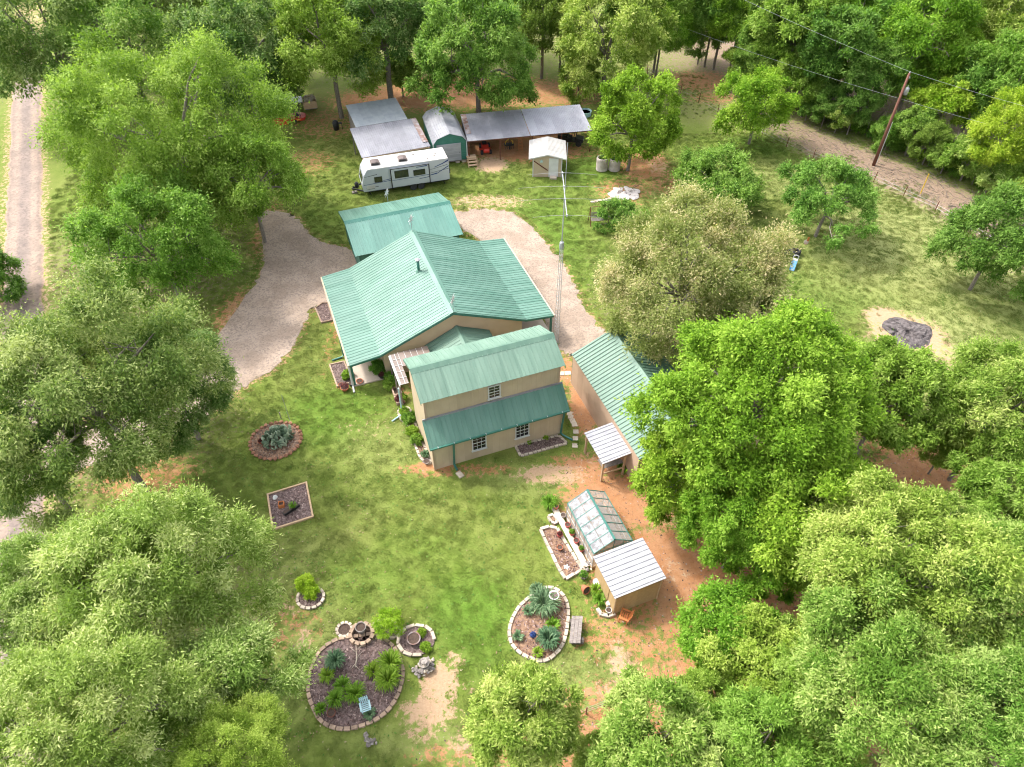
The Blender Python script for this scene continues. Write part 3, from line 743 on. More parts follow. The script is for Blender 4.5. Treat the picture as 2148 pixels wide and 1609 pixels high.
# ---------------------------------------------------------------- metal barn at the right
BN = empty('metal_barn', W(19.5, 27.2), YAW, 'long tan metal barn with a green ribbed roof half hidden under the big trees', 'barn')
hb, eb, rb, Lb = 2.95, 2.78, 4.2, 4.95
for s in (-1, 1):
    ribbed(BN, (0, -Lb, rb), (0, Lb, rb), (s * hb, -Lb, eb), M['green2'], rib_h=.045, rib_w=.06)
    if s < 0: ribbed(BN, (s * 2.78, Lb - .1, 2.72), (s * 2.78, -Lb + .1, 2.72), (s * 2.78, Lb - .1, 0), M['tan2'], 'wall_panel', rib_h=.03, rib_w=.09, th=.08)
    else: ribbed(BN, (s * 2.78, -Lb + .1, 2.72), (s * 2.78, Lb - .1, 2.72), (s * 2.78, -Lb + .1, 0), M['tan2'], 'wall_panel', rib_h=.03, rib_w=.09, th=.08)
    poly_wall(BN, [(x, s * (Lb - .15), z) for x, z in ((-2.72, 0), (2.72, 0), (2.72, 2.7), (0, 4.08), (-2.72, 2.7))], (0, -s * .1, 0), M['tan2'], 'gable_wall')
    MB().prism([(x, 0, z - .022) for x, z in ((-hb, eb), (0, rb), (hb, eb), (hb, eb - .13), (0, rb - .14), (-hb, eb - .13))], (0, s * (Lb + .02), 0), (0, s * (Lb - .01), 0)).build('rake_trim', M['greentrim'], BN)
MB().prism([(-.25, 0, rb - .1), (0, 0, rb + .06), (.25, 0, rb - .1), (0, 0, rb + .02)], (0, -Lb, 0), (0, Lb, 0)).build('ridge_cap', M['green2'], BN)
MB().box((-2.83, Lb - .1, 1.36), (.05, .12, 2.7)).build('corner_trim', M['greentrim'], BN)
MB().box((-.4, -4.86, 1.1), (1.9, .06, 2.2)).build('door', M['greywood'], BN)

# open lean-to on the barn
CN = empty('lean_to_canopy', W(15.75, 24.6), YAW, 'small white-roofed lean-to canopy with timber posts against the barn wall', 'canopy')
ribbed(CN, (.98, -1.35, 2.2), (.98, 1.35, 2.2), (-1.05, -1.35, 1.95), M['whitemetal'], rib_h=.035, rib_w=.04)
for x, y in ((-.9, -1.2), (-.9, 1.2), (.6, -1.2)):
    MB().box((x, y, .95), (.11, .11, 1.9)).build('post', M['timber'], CN)
MB().beam((-.9, -1.3, 1.86), (-.9, 1.3, 1.86), .06, .14).build('beam', M['timber'], CN)
MB().beam((-.9, -1.27, 1.88), (.95, -1.27, 2.1), .05, .12).build('beam', M['timber'], CN)
MB().beam((-.85, -1.2, .7), (.6, -1.2, .7), .05, .12).build('rail', M['timber'], CN)
MB().box((0, -.5, .78), (1.4, .8, .05)).build('workbench_top', M['greywood'], CN)

# ---------------------------------------------------------------- greenhouse
GH = empty('greenhouse', W(12.85, 19.8), YAW, 'small green-framed greenhouse with cloudy roof panes beside the white-roofed shed', 'greenhouse')
def pane_mat():
    m = bpy.data.materials.new('cloudy_pane'); m.use_nodes = True
    nt = m.node_tree; b = nt.nodes["Principled BSDF"]; out = nt.nodes["Material Output"]
    b.inputs["Base Color"].default_value = (.27, .275, .29, 1); b.inputs["Specular IOR Level"].default_value = .2; b.inputs["Roughness"].default_value = .5
    n = nd(nt, "ShaderNodeTexNoise"); n.inputs["Scale"].default_value = 3.5; n.inputs["Detail"].default_value = 3
    tc = nd(nt, "ShaderNodeTexCoord"); nt.links.new(tc.outputs["Object"], n.inputs["Vector"])
    r = nd(nt, "ShaderNodeMapRange"); r.inputs["From Min"].default_value = .42; r.inputs["From Max"].default_value = .66; r.inputs["To Min"].default_value = .08; r.inputs["To Max"].default_value = .75
    nt.links.new(n.outputs["Fac"], r.inputs["Value"])
    t = nd(nt, "ShaderNodeBsdfTransparent"); mx = nd(nt, "ShaderNodeMixShader")
    nt.links.new(r.outputs["Result"], mx.inputs["Fac"]); nt.links.new(b.outputs["BSDF"], mx.inputs[1]); nt.links.new(t.outputs["BSDF"], mx.inputs[2])
    nt.links.new(mx.outputs["Shader"], out.inputs["Surface"])
    return m
def clear_mat():
    m = bpy.data.materials.new('clear_pane'); m.use_nodes = True
    nt = m.node_tree; b = nt.nodes["Principled BSDF"]; out = nt.nodes["Material Output"]
    b.inputs["Base Color"].default_value = (.55, .5, .46, 1); b.inputs["Roughness"].default_value = .15
    t = nd(nt, "ShaderNodeBsdfTransparent"); mx = nd(nt, "ShaderNodeMixShader"); mx.inputs["Fac"].default_value = .72
    nt.links.new(b.outputs["BSDF"], mx.inputs[1]); nt.links.new(t.outputs["BSDF"], mx.inputs[2]); nt.links.new(mx.outputs["Shader"], out.inputs["Surface"])
    return m
M['pane'] = pane_mat(); M['clear'] = clear_mat()
hx, hy, ev, rv = 1.2, 1.8, 1.55, 2.32
GF = mat('greenhouse_frame', (.03, .13, .105), (.04, .16, .13), 3, rough=.4)
def gpane(pts, m): MB().prism(pts, (0, 0, 0), tuple(Vector((Vector(pts[1]) - Vector(pts[0])).cross(Vector(pts[2]) - Vector(pts[1]))).normalized() * .008)).build('pane', m, GH)
nb = 6
for s in (-1, 1):
    for i in range(nb):
        y0, y1 = -hy + i * 2 * hy / nb + .015, -hy + (i + 1) * 2 * hy / nb - .015
        for j in range(2):
            t0, t1 = j / 2 + .01, (j + 1) / 2 - .01
            P = lambda t, y: (s * hx * t, y, rv + (ev - rv) * t)
            gpane([P(t0, y0), P(t1, y0), P(t1, y1), P(t0, y1)], M['pane'] if s < 0 else M['clear'])
        for z0, z1 in ((.25, .85), (.88, ev - .03)):
            gpane([(s * hx, y0, z0), (s * hx, y1, z0), (s * hx, y1, z1), (s * hx, y0, z1)], M['clear'])
    for i in range(nb + 1):
        y = -hy + i * 2 * hy / nb
        MB().beam((0, y, rv + .01), (s * hx, y, ev + .01), .035, .035).build('rafter', GF, GH)
        MB().beam((s * hx, y, .02), (s * hx, y, ev), .035, .035).build('stud', GF if s > 0 else M['steel'], GH)
    MB().beam((s * hx, -hy, ev), (s * hx, hy, ev), .05, .05).build('eave_rail', GF, GH)
    for z in (.22, .86): MB().beam((s * hx, -hy, z), (s * hx, hy, z), .04, .04).build('side_rail', M['steel'], GH)
    gpane([(-hx, s * hy, .25), (hx, s * hy, .25), (hx, s * hy, ev), (0, s * hy, rv - .03), (-hx, s * hy, ev)], M['clear'])
    for x in (-.6, 0, .6): MB().beam((x, s * (hy + .01), .2), (x, s * (hy + .01), rv - abs(x) * .64 - .03), .03, .03).build('stud', GF, GH)
    MB().beam((-hx, s * (hy + .01), ev), (hx, s * (hy + .01), ev), .03, .03).build('end_rail', GF, GH)
MB().beam((0, -hy, rv + .03), (0, hy, rv + .03), .11, .06).build('ridge_beam', GF, GH)
MB().box((0, 0, .1), (2.5, 3.7, .2)).build('base_curb', M['timber'], GH)
for s in (-1, 1): MB().box((s * .75, 0, .75), (.55, 3.3, .05)).build('plant_shelf', M['greywood'], GH)

# ---------------------------------------------------------------- shed with the white roof
SH = empty('garden_shed', W(12.85, 16.25), YAW, 'small tan plywood shed with a bright white ribbed mono-pitch roof', 'shed')
ribbed(SH, (1.5, -1.33, 2.32), (1.5, 1.33, 2.32), (-1.5, -1.33, 2.08), M['whitemetal'], pitch=.31, rib_h=.04, rib_w=.04)
for s in (-1, 1):
    ribbed(SH, (s * -1.3, s * 1.2, 2.06 if s > 0 else 2.06), (s * 1.3, s * 1.2, 2.06), (s * -1.3, s * 1.2, 0), M['ply'], 'wall_panel', pw=.65, pitch=.3, rib_h=.006, rib_w=.02, th=.06)
    MB().box((s * 1.3, 0, 1.02), (.06, 2.3, 2.04)).build('wall', M['ply'], SH)
MB().box((1.42, 0, 2.2), (.05, 2.5, .12)).build('fascia', M['ply'], SH)
MB().box((-1.42, 0, 1.99), (.05, 2.6, .1)).build('fascia', M['white'], SH)
MB().box((-1.345, -.1, .95), (.03, .8, 1.75)).build('door', M['ply'], SH)
for x in (-1.33, 1.33): MB().box((x, -1.235, 1.02), (.08, .03, 2.04)).build('corner_trim', M['timber'], SH)

# ---------------------------------------------------------------- outbuildings at the back
C1 = empty('pole_carport', W(12.65, 68.95), YAW, 'low open carport with a grey corrugated roof standing behind the travel trailer', 'carport')
ribbed(C1, (-3.55, 2.75, 2.8), (3.5, 2.75, 2.8), (-3.55, -2.75, 2.2), M['galv'], pitch=.2, rib_h=.03, rib_w=.09)
for x in (-3.4, -1.1, 1.2, 3.35):
    for y, h in ((-2.65, 2.1), (2.6, 2.65)): MB().box((x, y, h / 2), (.1, .1, h)).build('post', M['greywood'], C1)
for y, z in ((-2.68, 2.1), (2.62, 2.68)): MB().beam((-3.5, y, z), (3.45, y, z), .06, .16).build('beam', M['timber'], C1)
MB().box((3.2, .3, 2.62), (.55, 4.6, .012), m=Matrix.Rotation(math.atan2(.6, 5.5), 3, 'X')).build('rusty_flashing', M['rust'], C1)
C2 = empty('tin_shed', W(12.5, 74.4), YAW, 'closed shed with a smooth pale grey sheet-metal roof, farthest left of the outbuildings', 'shed')
ribbed(C2, (-2.75, 2.55, 3.02), (2.8, 2.55, 3.02), (-2.75, -2.55, 2.78), M['galv2'], pw=1.1, pitch=1.1, rib_h=.01, rib_w=.03)
for s in (-1, 1):
    MB().box((s * 2.6, 0, 1.33), (.1, 4.7, 2.66)).build('wall', M['greywood'], C2)
    MB().box((0, s * 2.4, 1.33), (5.1, .1, 2.66)).build('wall', M['greywood'], C2)
Y3 = .25
C3 = empty('gambrel_barn', W(10.72, 70.8, 0, Y3), Y3, 'white-roofed gambrel storage barn with a green front wall and white roller door', 'barn')
gb_ = [(-1.78, 2.35), (-1.32, 2.92), (0, 3.38), (1.32, 2.92), (1.78, 2.35)]
for (x0, z0), (x1, z1) in zip(gb_[:-1], gb_[1:]):
    top, low = ((x1, z1), (x0, z0)) if z1 > z0 else ((x0, z0), (x1, z1))
    ribbed(C3, (top[0], -3.42, top[1]), (top[0], 3.3, top[1]), (low[0], -3.42, low[1]), M['whitemetal'], pitch=.23, rib_h=.025, rib_w=.06)
gw = [(-1.7, .35), (1.7, .35), (1.7, 2.35), (1.27, 2.86), (0, 3.3), (-1.27, 2.86), (-1.7, 2.35)]
for s in (-1, 1):
    poly_wall(C3, [(x, s * 3.25, z) for x, z in gw], (0, -s * .1, 0), M['greentrim'], 'gable_wall')
    MB().box((s * 1.66, 0, 1.35), (.08, 6.3, 2.0)).build('wall', M['greentrim'], C3)
    MB().box((s * 1.72, -3.27, 1.36), (.1, .05, 2.02)).build('corner_trim', M['white'], C3)
for k in range(10): MB().box((1.42, -3.262, .5 + k * .2), (.46, .02, .17)).build('siding_board', M['greentrim'], C3)
d = MB().box((-.15, -3.285, 1.3), (2.5, .06, 1.85)).build('roller_door', M['whitemetal'], C3)
for k in range(5): MB().box((-.15, -3.32, .55 + k * .37), (2.44, .012, .33)).build('door_slat', M['whitemetal'], d)
MB().box((.95, -3.34, 1.25), (.1, .04, .05)).build('handle', M['black'], d)
MB().box((0, 0, .27), (3.3, 6.4, .14)).build('floor_skid', M['greywood'], C3)
for x in (-1.4, -.4, .7, 1.35): MB().box((x, -3.05, .1), (.4, .3, .2)).build('concrete_block', M['concrete'], C3)
Y4 = .19
for k, (x0, lab, mm) in enumerate(((8.45, 'open carport with a rust-streaked grey roof right of the gambrel barn', M['galv']), (15.05, 'open carport with a clean pale grey roof, farthest right of the outbuildings', M['whitemetal']))):
    C = empty('pole_carport', W(x0 + 3.27, 70.5, 0, Y4), Y4, lab, 'carport')
    ribbed(C, (-3.27, 2.62, 2.9), (3.27, 2.62, 2.9), (-3.27, -2.6, 2.4), M['galv'] if k == 0 else mat('pale_galvanised', (.35, .35, .39), (.28, .28, .32), .7, rough=.5), pitch=.2, rib_h=.03, rib_w=.09)
    for x in ((-3.15, .1) if k == 0 else (-3.1, 0, 3.2)):
        for y, h in ((-2.5, 2.36), (2.45, 2.82)): MB().tube([(x, y, 0), (x, y, h)], .05, 8).build('post', M['rustpost'], C)
    for y, z in ((-2.52, 2.33), (2.45, 2.8)): MB().beam((-3.25, y, z), (3.25, y, z), .06, .12).build('beam', M['rustpost'], C)
    if k == 0: MB().box((-2.95, .6, 2.745), (.5, 3.8, .012), m=Matrix.Rotation(math.atan2(.5, 5.2), 3, 'X')).build('rusty_flashing', M['rust'], C)
    if k == 0: MB().box((-1.2, 2.3, 1.2), (4.0, .06, 2.3)).build('back_wall', M['greywood'], C)
Y5 = -.03
C6 = empty('pump_house', W(1.58, 67.25, 0, Y5), Y5, 'small tan shed with a white gable roof and white door in front of the carports', 'shed')
for s in (-1, 1):
    ribbed(C6, (0, -1.98, 2.52), (0, 1.98, 2.52), (s * 1.88, -1.98, 2.08), M['whitemetal'] if False else mat('white_roof_sheet', (.46, .44, .42), (.39, .37, .35), 1, rough=.5), pitch=.23, rib_h=.025, rib_w=.06)
    poly_wall(C6, [(x, s * 1.78, z) for x, z in ((-1.45, 0), (1.45, 0), (1.45, 2.1), (0, 2.45), (-1.45, 2.1))], (0, -s * .08, 0), M['tan'], 'gable_wall')
    MB().box((s * 1.42, 0, 1.05), (.06, 3.4, 2.1)).build('wall', M['tan'], C6)
    MB().box((s * 1.43, -1.795, 1.05), (.09, .03, 2.1)).build('corner_trim', M['white'], C6)
    MB().prism([(x, 0, z - .02) for x, z in ((0, 2.52), (s * 1.88, 2.08), (s * 1.88, 1.98), (0, 2.42))], (0, -1.99, 0), (0, -1.96, 0)).build('rake_trim', M['white'], C6)
d = MB().box((.62, -1.81, 1.05), (.95, .05, 2.0)).build('door', M['white'], C6)
MB().lathe([(.02, -.02), (.035, 0), (.02, .02)], 8, (.25, -1.86, 1.0)).build('handle', M['steel'], d)
MB().box((.62, -2.05, .1), (.7, .45, .2)).build('door_step', M['concrete'], C6)
MB().beam((-1.35, -1.82, 1.75), (.05, -1.82, .75), .03, .1).build('brace_board', M['rustpost'], C6)
MB().add([( -.6 + .22 * (1 if k % 2 == 0 else .45) * math.cos(math.pi / 2 + k * math.pi / 5), -1.815 - .02 * j, 1.72 + .22 * (1 if k % 2 == 0 else .45) * math.sin(math.pi / 2 + k * math.pi / 5)) for j in (0, 1) for k in range(10)],
         [tuple(range(10)), tuple(range(19, 9, -1))] + [(k, (k + 1) % 10, (k + 1) % 10 + 10, k + 10) for k in range(10)]).build('wall_star', M['ltblue'], C6)
# ---------------------------------------------------------------- trees
LM = {
 'bright': leaf_mat('bright_leaf', (.085, .185, .012), (.165, .315, .022), (.29, .44, .06)),
 'mid':    leaf_mat('mid_leaf', (.100, .188, .018), (.200, .325, .040), (.34, .455, .10)),
 'cool':   leaf_mat('cool_leaf', (.075, .165, .022), (.155, .285, .042), (.27, .40, .09)),
 'grey':   leaf_mat('grey_leaf', (.080, .150, .026), (.165, .250, .056), (.35, .41, .155)),
 'pale':   leaf_mat('pale_leaf', (.150, .235, .036), (.280, .380, .085), (.52, .56, .23)),
 'olive':  leaf_mat('olive_leaf', (.120, .175, .038), (.235, .280, .092), (.53, .47, .25)),
 'yellow': leaf_mat('yellow_leaf', (.150, .265, .014), (.270, .390, .028), (.41, .50, .07)),
 'dark':   leaf_mat('dark_leaf', (.075, .150, .020), (.150, .255, .038), (.25, .36, .08)),
 'yolive': leaf_mat('spring_leaf', (.115, .210, .024), (.225, .335, .056), (.43, .50, .15)),
}
def unit(a): return a / np.maximum(np.linalg.norm(a, axis=-1, keepdims=True), 1e-9)
def crown_arrays(seed, R, rz, ncl, nleaf, ll, lw, cl=(.20, .34), low=-.45, spread=.22, droop=.15, hollow=.62):
    r = np.random.default_rng(seed)
    k = np.arange(ncl) + .5
    zc = 1 - (1 - low) * k / ncl
    ph = k * 2.39996 + r.uniform(0, 6.28)
    d = np.stack([np.sqrt(1 - zc ** 2) * np.cos(ph), np.sqrt(1 - zc ** 2) * np.sin(ph), zc], -1)
    d = unit(d + r.normal(0, .16, d.shape))
    lob = 1 + .13 * np.sin(2 * np.arctan2(d[:, 1], d[:, 0]) + r.uniform(0, 6.28)) + .11 * np.sin(3 * np.arctan2(d[:, 1], d[:, 0]) + r.uniform(0, 6.28)) + .10 * np.sin(5 * d[:, 2] + r.uniform(0, 6.28))
    rad = (r.uniform(hollow, .88, ncl) + (r.uniform(size=ncl) < .16) * r.uniform(0, .2, ncl)) * lob
    rc = r.uniform(cl[0], cl[1], ncl) * R
    C = d * rad[:, None] * np.array([R, R, rz])
    nin = max(3, ncl // 6)
    C = np.concatenate([C, unit(r.normal(size=(nin, 3))) * r.uniform(.1, .5, (nin, 1)) * np.array([R, R, rz * .7])]); rc = np.concatenate([rc, np.full(nin, cl[0] * R)])
    n = len(C)
    out = unit(C / np.array([R, R, rz]) + 1e-6)
    sub = 15
    SD = unit(r.normal(size=(n, sub, 3)) + .75 * out[:, None, :] + np.array([0, 0, .35]))
    prob = rc ** 2 * np.concatenate([np.ones(ncl), np.full(nin, .55)]); prob /= prob.sum()
    ci = r.choice(n, nleaf, p=prob); si = r.integers(0, sub, nleaf)
    sd = SD[ci, si]
    P = C[ci] + sd * (rc[ci] * r.uniform(.45, .95, nleaf))[:, None] * np.array([1, 1, .8]) + r.normal(0, 1, (nleaf, 3)) * (rc[ci] * spread * r.choice([.45, .7, 1.15], nleaf))[:, None]
    TC = C[ci] + sd * (rc[ci] * .55)[:, None]; o = unit(unit(P - TC) + .5 * unit(P - C[ci] * .75))
    a = unit(o * .75 + r.normal(0, .55, (nleaf, 3)) + np.array([0, 0, -droop]))
    nn = unit(np.array([0, 0, .85]) + o * .45 + r.normal(0, .42, (nleaf, 3)))
    sdv = unit(np.cross(nn, a)); nn = unit(np.cross(a, sdv))
    L = ll * r.uniform(.5, 1.6, (nleaf, 1)); Wd = lw * r.uniform(.6, 1.4, (nleaf, 1))
    V = np.stack([P - sdv * Wd * .5, P + sdv * Wd * .5, P + a * L - nn * L * .12], 1).reshape(-1, 3)
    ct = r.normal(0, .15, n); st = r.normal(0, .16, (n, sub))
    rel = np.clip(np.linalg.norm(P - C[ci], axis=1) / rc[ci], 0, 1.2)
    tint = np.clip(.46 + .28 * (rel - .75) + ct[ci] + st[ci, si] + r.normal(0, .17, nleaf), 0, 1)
    i = np.arange(nleaf)[:, None] * 3
    F = np.concatenate([i, i + 1, i + 2], 1)
    return V, F, np.repeat(tint, 3), C[:ncl], rc[:ncl]
def limb_mesh(seed, base, C, R, rt, m, nlimb=9, lean=(0, 0)):
    """tapered trunk from the ground (z=-base) with limbs that reach out to the leaf clumps"""
    r = random.Random(seed); mb = MB()
    fork = max(-R * .25, -base * .42)
    pts = []; rad = []
    for k in range(7):
        t = k / 6
        pts.append((lean[0] * (1 - t) + r.uniform(-.06, .06) * rt * 4 * (k > 0), lean[1] * (1 - t) + r.uniform(-.06, .06) * rt * 4 * (k > 0), -base + (fork + base) * t))
        rad.append(rt * (1.35 if k == 0 else 1.05 - .35 * t))
    mb.tube(pts, rad, 9)
    top = Vector(pts[-1])
    idx = sorted(range(len(C)), key=lambda i: C[i][2] * .3 + r.uniform(-1, 1) * R)[:nlimb]
    for i in idx:
        e = Vector(C[i]); 
        m1 = top.lerp(e, .4) + Vector((r.uniform(-.1, .1) * R, r.uniform(-.1, .1) * R, .08 * R)); m2 = top.lerp(e, .72) + Vector((r.uniform(-.06, .06) * R, r.uniform(-.06, .06) * R, .07 * R))
        mb.tube([top - Vector((0, 0, .15 * R * r.random())), m1, m2, e], [rt * .5, rt * .36, rt * .26, rt * .10], 6, cap=False)
        for q in range(4):
            s = m1.lerp(e, r.uniform(.1, .8)); v = Vector((r.uniform(-1, 1), r.uniform(-1, 1), r.uniform(-.1, .9))).normalized() * R * r.uniform(.16, .3)
            mb.tube([s, s + v * .55 + Vector((0, 0, .02 * R)), s + v], [rt * .15, rt * .1, rt * .03], 4, cap=False)
    me = mb.mesh('trunk', m); me.shade_smooth()
    return me
TREES = []
def tree(name, px, py, rpx, zc, kind, label, cat='tree', group=None, rzf=1.0, ncl=60, nleaf=40000, ll=.2, lw=.09, seed=1, bark='palebark', low=-.45, rt=None, base=None, spread=.22, droop=.15, cl=(.2, .34), share=None, nlimb=14, lean=(0, 0), hollow=.62):
    c = G(px, py, zc); R = rpx * depth_at(c) / FPX; rz = R * rzf
    if group and 'verge' in group and px > 1400:
        best = None
        for p_, q_ in zip(STRIP[:-1], STRIP[1:]):
            t_ = max(0, min(1, (c - p_).xy.dot((q_ - p_).xy) / (q_ - p_).xy.length_squared)); m_ = p_.lerp(q_, t_); dd_ = (c - m_).xy.length
            n_ = Vector((-(q_ - p_).y, (q_ - p_).x, 0)).normalized(); sg = (c - m_).dot(n_)
            if best is None or dd_ < best[0]: best = (dd_, sg, n_)
        need = 3.4 + .45 * R
        if best[1] < need: c = c + best[2] * (need - best[1])
    e = empty(name, (c.x, c.y, 0), 0, label, cat, group)
    if share is not None:
        s = R / share['R']; e.rotation_euler = (0, 0, random.Random(seed).uniform(0, 6.28)); e.scale = (s, s, s * rzf)
        t = link('trunk', share['trunk'], e, (0, 0, zc / s / rzf)); k = link('crown', share['crown'], e, (0, 0, zc / s / rzf))
        k.material_slots[0].link = 'OBJECT'; k.material_slots[0].material = LM[kind]
        return share
    nleaf = int(nleaf * 1.62); ll *= .68; lw *= .88; cl = (cl[0] * .98, cl[1] * 1.0)
    V, F, T, C, rc = crown_arrays(seed, R, rz, ncl, nleaf, ll, lw, cl, low, spread, droop, hollow)
    # lift any leaf that would dip into the ground
    V = V.copy(); V[:, 2] = np.maximum(V[:, 2], -zc + .12)
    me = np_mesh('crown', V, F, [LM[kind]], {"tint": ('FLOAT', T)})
    tm = limb_mesh(seed, zc * 1.4, C, R, rt or max(.10, R * .042), M[bark], nlimb, lean)
    t = link('trunk', tm, e, (0, 0, zc)); k = link('crown', me, e, (0, 0, zc))
    rec = dict(R=R, crown=me, trunk=tm, kind=kind, zc=zc)
    TREES.append(rec)
    return rec
# --- near trees, left side
tree('broadleaf_tree', 190, 845, 245, 8.0, 'grey', 'large grey-green tree leaning over the lane at the left edge', ncl=85, nleaf=75000, ll=.25, lw=.085, seed=11, droop=.3, cl=(.15, .27), rzf=.95)
tree('broadleaf_tree', 365, 810, 135, 5.0, 'grey', 'grey-green tree nearest the cactus bed, beside the gravel drive', ncl=45, nleaf=32000, ll=.25, lw=.085, seed=12, droop=.3, cl=(.17, .3), low=-.75)
PA = tree('broadleaf_tree', 315, 1240, 208, 8.5, 'pale', 'pale flowering tree nearest the square timber bed', ncl=80, nleaf=70000, ll=.22, lw=.065, seed=13, droop=.1, spread=.26, cl=(.15, .27))
tree('broadleaf_tree', 60, 1290, 150, 8.0, 'pale', 'pale flowering tree overhanging the lane in the lower left corner', ncl=50, nleaf=36000, ll=.22, lw=.065, seed=14, spread=.26, cl=(.16, .28), share=PA)
tree('broadleaf_tree', 170, 1540, 210, 10.0, 'pale', 'pale flowering tree cut by the bottom edge at the far left', ncl=75, nleaf=60000, ll=.2, lw=.06, seed=15, spread=.26, cl=(.15, .27), share=PA)
tree('broadleaf_tree', 455, 1440, 150, 7.0, 'pale', 'pale green tree touching the large oval flower bed', ncl=60, nleaf=48000, ll=.2, lw=.06, seed=16, spread=.26, cl=(.16, .28))
tree('broadleaf_tree', 480, 1600, 120, 8.0, 'mid', 'green tree at the bottom edge below the large oval bed', ncl=40, nleaf=26000, ll=.2, lw=.07, seed=17, share=PA)
tree('broadleaf_tree', 362, 300, 222, 8.0, 'mid', 'big green spreading tree between the lane and the travel trailer', ncl=95, nleaf=75000, ll=.3, lw=.12, seed=21, cl=(.14, .25), rzf=.9)
tree('broadleaf_tree', 520, 380, 115, 6.0, 'mid', 'green tree overhanging the top of the left gravel drive', ncl=40, nleaf=24000, ll=.3, lw=.12, seed=22)
tree('broadleaf_tree', 335, 520, 150, 5.0, 'mid', 'dark green tree inside the bend of the left gravel drive', ncl=60, nleaf=42000, ll=.27, lw=.12, seed=23, cl=(.16, .28), low=-.6)
tree('broadleaf_tree', -28, 574, 68, 2.6, 'dark', 'small dark tree at the left edge beside the lane', low=-.9, ncl=30, nleaf=11000, ll=.27, lw=.12, seed=24)
# --- near trees, right side
tree('broadleaf_tree', 1590, 850, 225, 8.5, 'bright', 'tallest bright green tree over the end of the metal barn', ncl=105, nleaf=95000, ll=.23, lw=.11, seed=31, cl=(.13, .23), rzf=1.08, low=-.6)
BL = tree('broadleaf_tree', 1690, 1060, 170, 6.0, 'bright', 'bright green lower tree right of the orange soil yard', ncl=70, nleaf=55000, ll=.23, lw=.11, seed=32, cl=(.15, .25), low=-.7)
tree('broadleaf_tree', 1450, 1010, 105, 4.5, 'bright', 'bright green small tree leaning toward the greenhouse', ncl=40, nleaf=26000, ll=.22, lw=.1, seed=33, low=-.7)
tree('broadleaf_tree', 1610, 1180, 80, 3.5, 'bright', 'thin bright green sapling hanging over the orange soil', ncl=24, nleaf=12000, ll=.22, lw=.1, seed=39, low=-.8)
tree('broadleaf_tree', 1440, 575, 190, 7.0, 'olive', 'broad tan-tipped olive tree behind the metal barn', ncl=95, nleaf=80000, ll=.24, lw=.085, seed=34, cl=(.14, .25), rzf=.9, spread=.25, low=-.6)
tree('broadleaf_tree', 1560, 690, 90, 5.5, 'olive', 'small tan-tipped olive tree squeezed beside the tallest bright tree', ncl=40, nleaf=22000, ll=.24, lw=.085, seed=35, spread=.25)
tree('broadleaf_tree', 1862, 830, 125, 5.5, 'mid', 'mid green tree just below the burnt brush pile', ncl=60, nleaf=42000, ll=.25, lw=.11, seed=36, cl=(.16, .28), low=-.6)
tree('broadleaf_tree', 2095, 500, 105, 5.0, 'dark', 'dark green tree at the right edge by the dry meadow', ncl=50, nleaf=32000, ll=.28, lw=.11, seed=37, low=-.7)
tree('broadleaf_tree', 2095, 860, 130, 6.5, 'yolive', 'pale green tree at the right edge above the bare soil', ncl=55, nleaf=42000, ll=.24, lw=.09, seed=38, low=-.6)
tree('broadleaf_tree', 2110, 1030, 95, 5.0, 'mid', 'low green tree at the right edge beside the shaded soil', ncl=36, nleaf=22000, ll=.24, lw=.1, seed=40)
YA = tree('broadleaf_tree', 1870, 1200, 190, 8.5, 'yolive', 'large soft green tree filling the lower right, nearest the shaded soil', ncl=85, nleaf=70000, ll=.21, lw=.075, seed=41, spread=.25, cl=(.15, .26))
tree('broadleaf_tree', 2080, 1270, 170, 8.0, 'yolive', 'large soft green tree at the right edge in the lower corner', ncl=70, nleaf=55000, ll=.21, lw=.075, seed=42, spread=.25, cl=(.15, .26), share=YA)
YB = tree('broadleaf_tree', 1850, 1440, 185, 8.0, 'yolive', 'large soft green tree in the lower right with grey limbs showing', ncl=80, nleaf=65000, ll=.19, lw=.07, seed=43, spread=.25, cl=(.15, .26))
tree('broadleaf_tree', 2090, 1520, 175, 8.5, 'yolive', 'soft green tree filling the bottom right corner', ncl=70, nleaf=52000, ll=.19, lw=.07, seed=44, spread=.25, cl=(.15, .26), share=YB)
tree('broadleaf_tree', 1530, 1330, 95, 3.0, 'bright', 'thin fresh green sapling standing on the orange soil below the shed', ncl=40, nleaf=20000, ll=.2, lw=.09, seed=45, low=-.7, spread=.3)
tree('broadleaf_tree', 1620, 1400, 110, 4.0, 'mid', 'fresh green tree between the sapling and the lower right grove', ncl=45, nleaf=26000, ll=.2, lw=.09, seed=46, low=-.6)
YC = tree('broadleaf_tree', 1095, 1520, 120, 6.0, 'yolive', 'yellow-green tree rising from the bottom edge below the kidney bed', ncl=55, nleaf=42000, ll=.19, lw=.07, seed=47, spread=.25, cl=(.16, .28))
tree('broadleaf_tree', 1375, 1575, 142, 6.0, 'yolive', 'yellow-green tree at the bottom edge beside the wire fence', ncl=50, nleaf=36000, ll=.19, lw=.07, seed=48, spread=.25, share=YC)
tree('broadleaf_tree', 1590, 1590, 130, 6.0, 'mid', 'green tree at the bottom edge right of the wire fence', ncl=46, nleaf=32000, ll=.19, lw=.07, seed=49, spread=.25, share=YC)
tree('broadleaf_tree', 1720, 1560, 90, 5.0, 'yolive', 'pale green tree at the bottom edge under the grey-limbed tree', ncl=36, nleaf=22000, ll=.19, lw=.07, seed=50, share=YC)
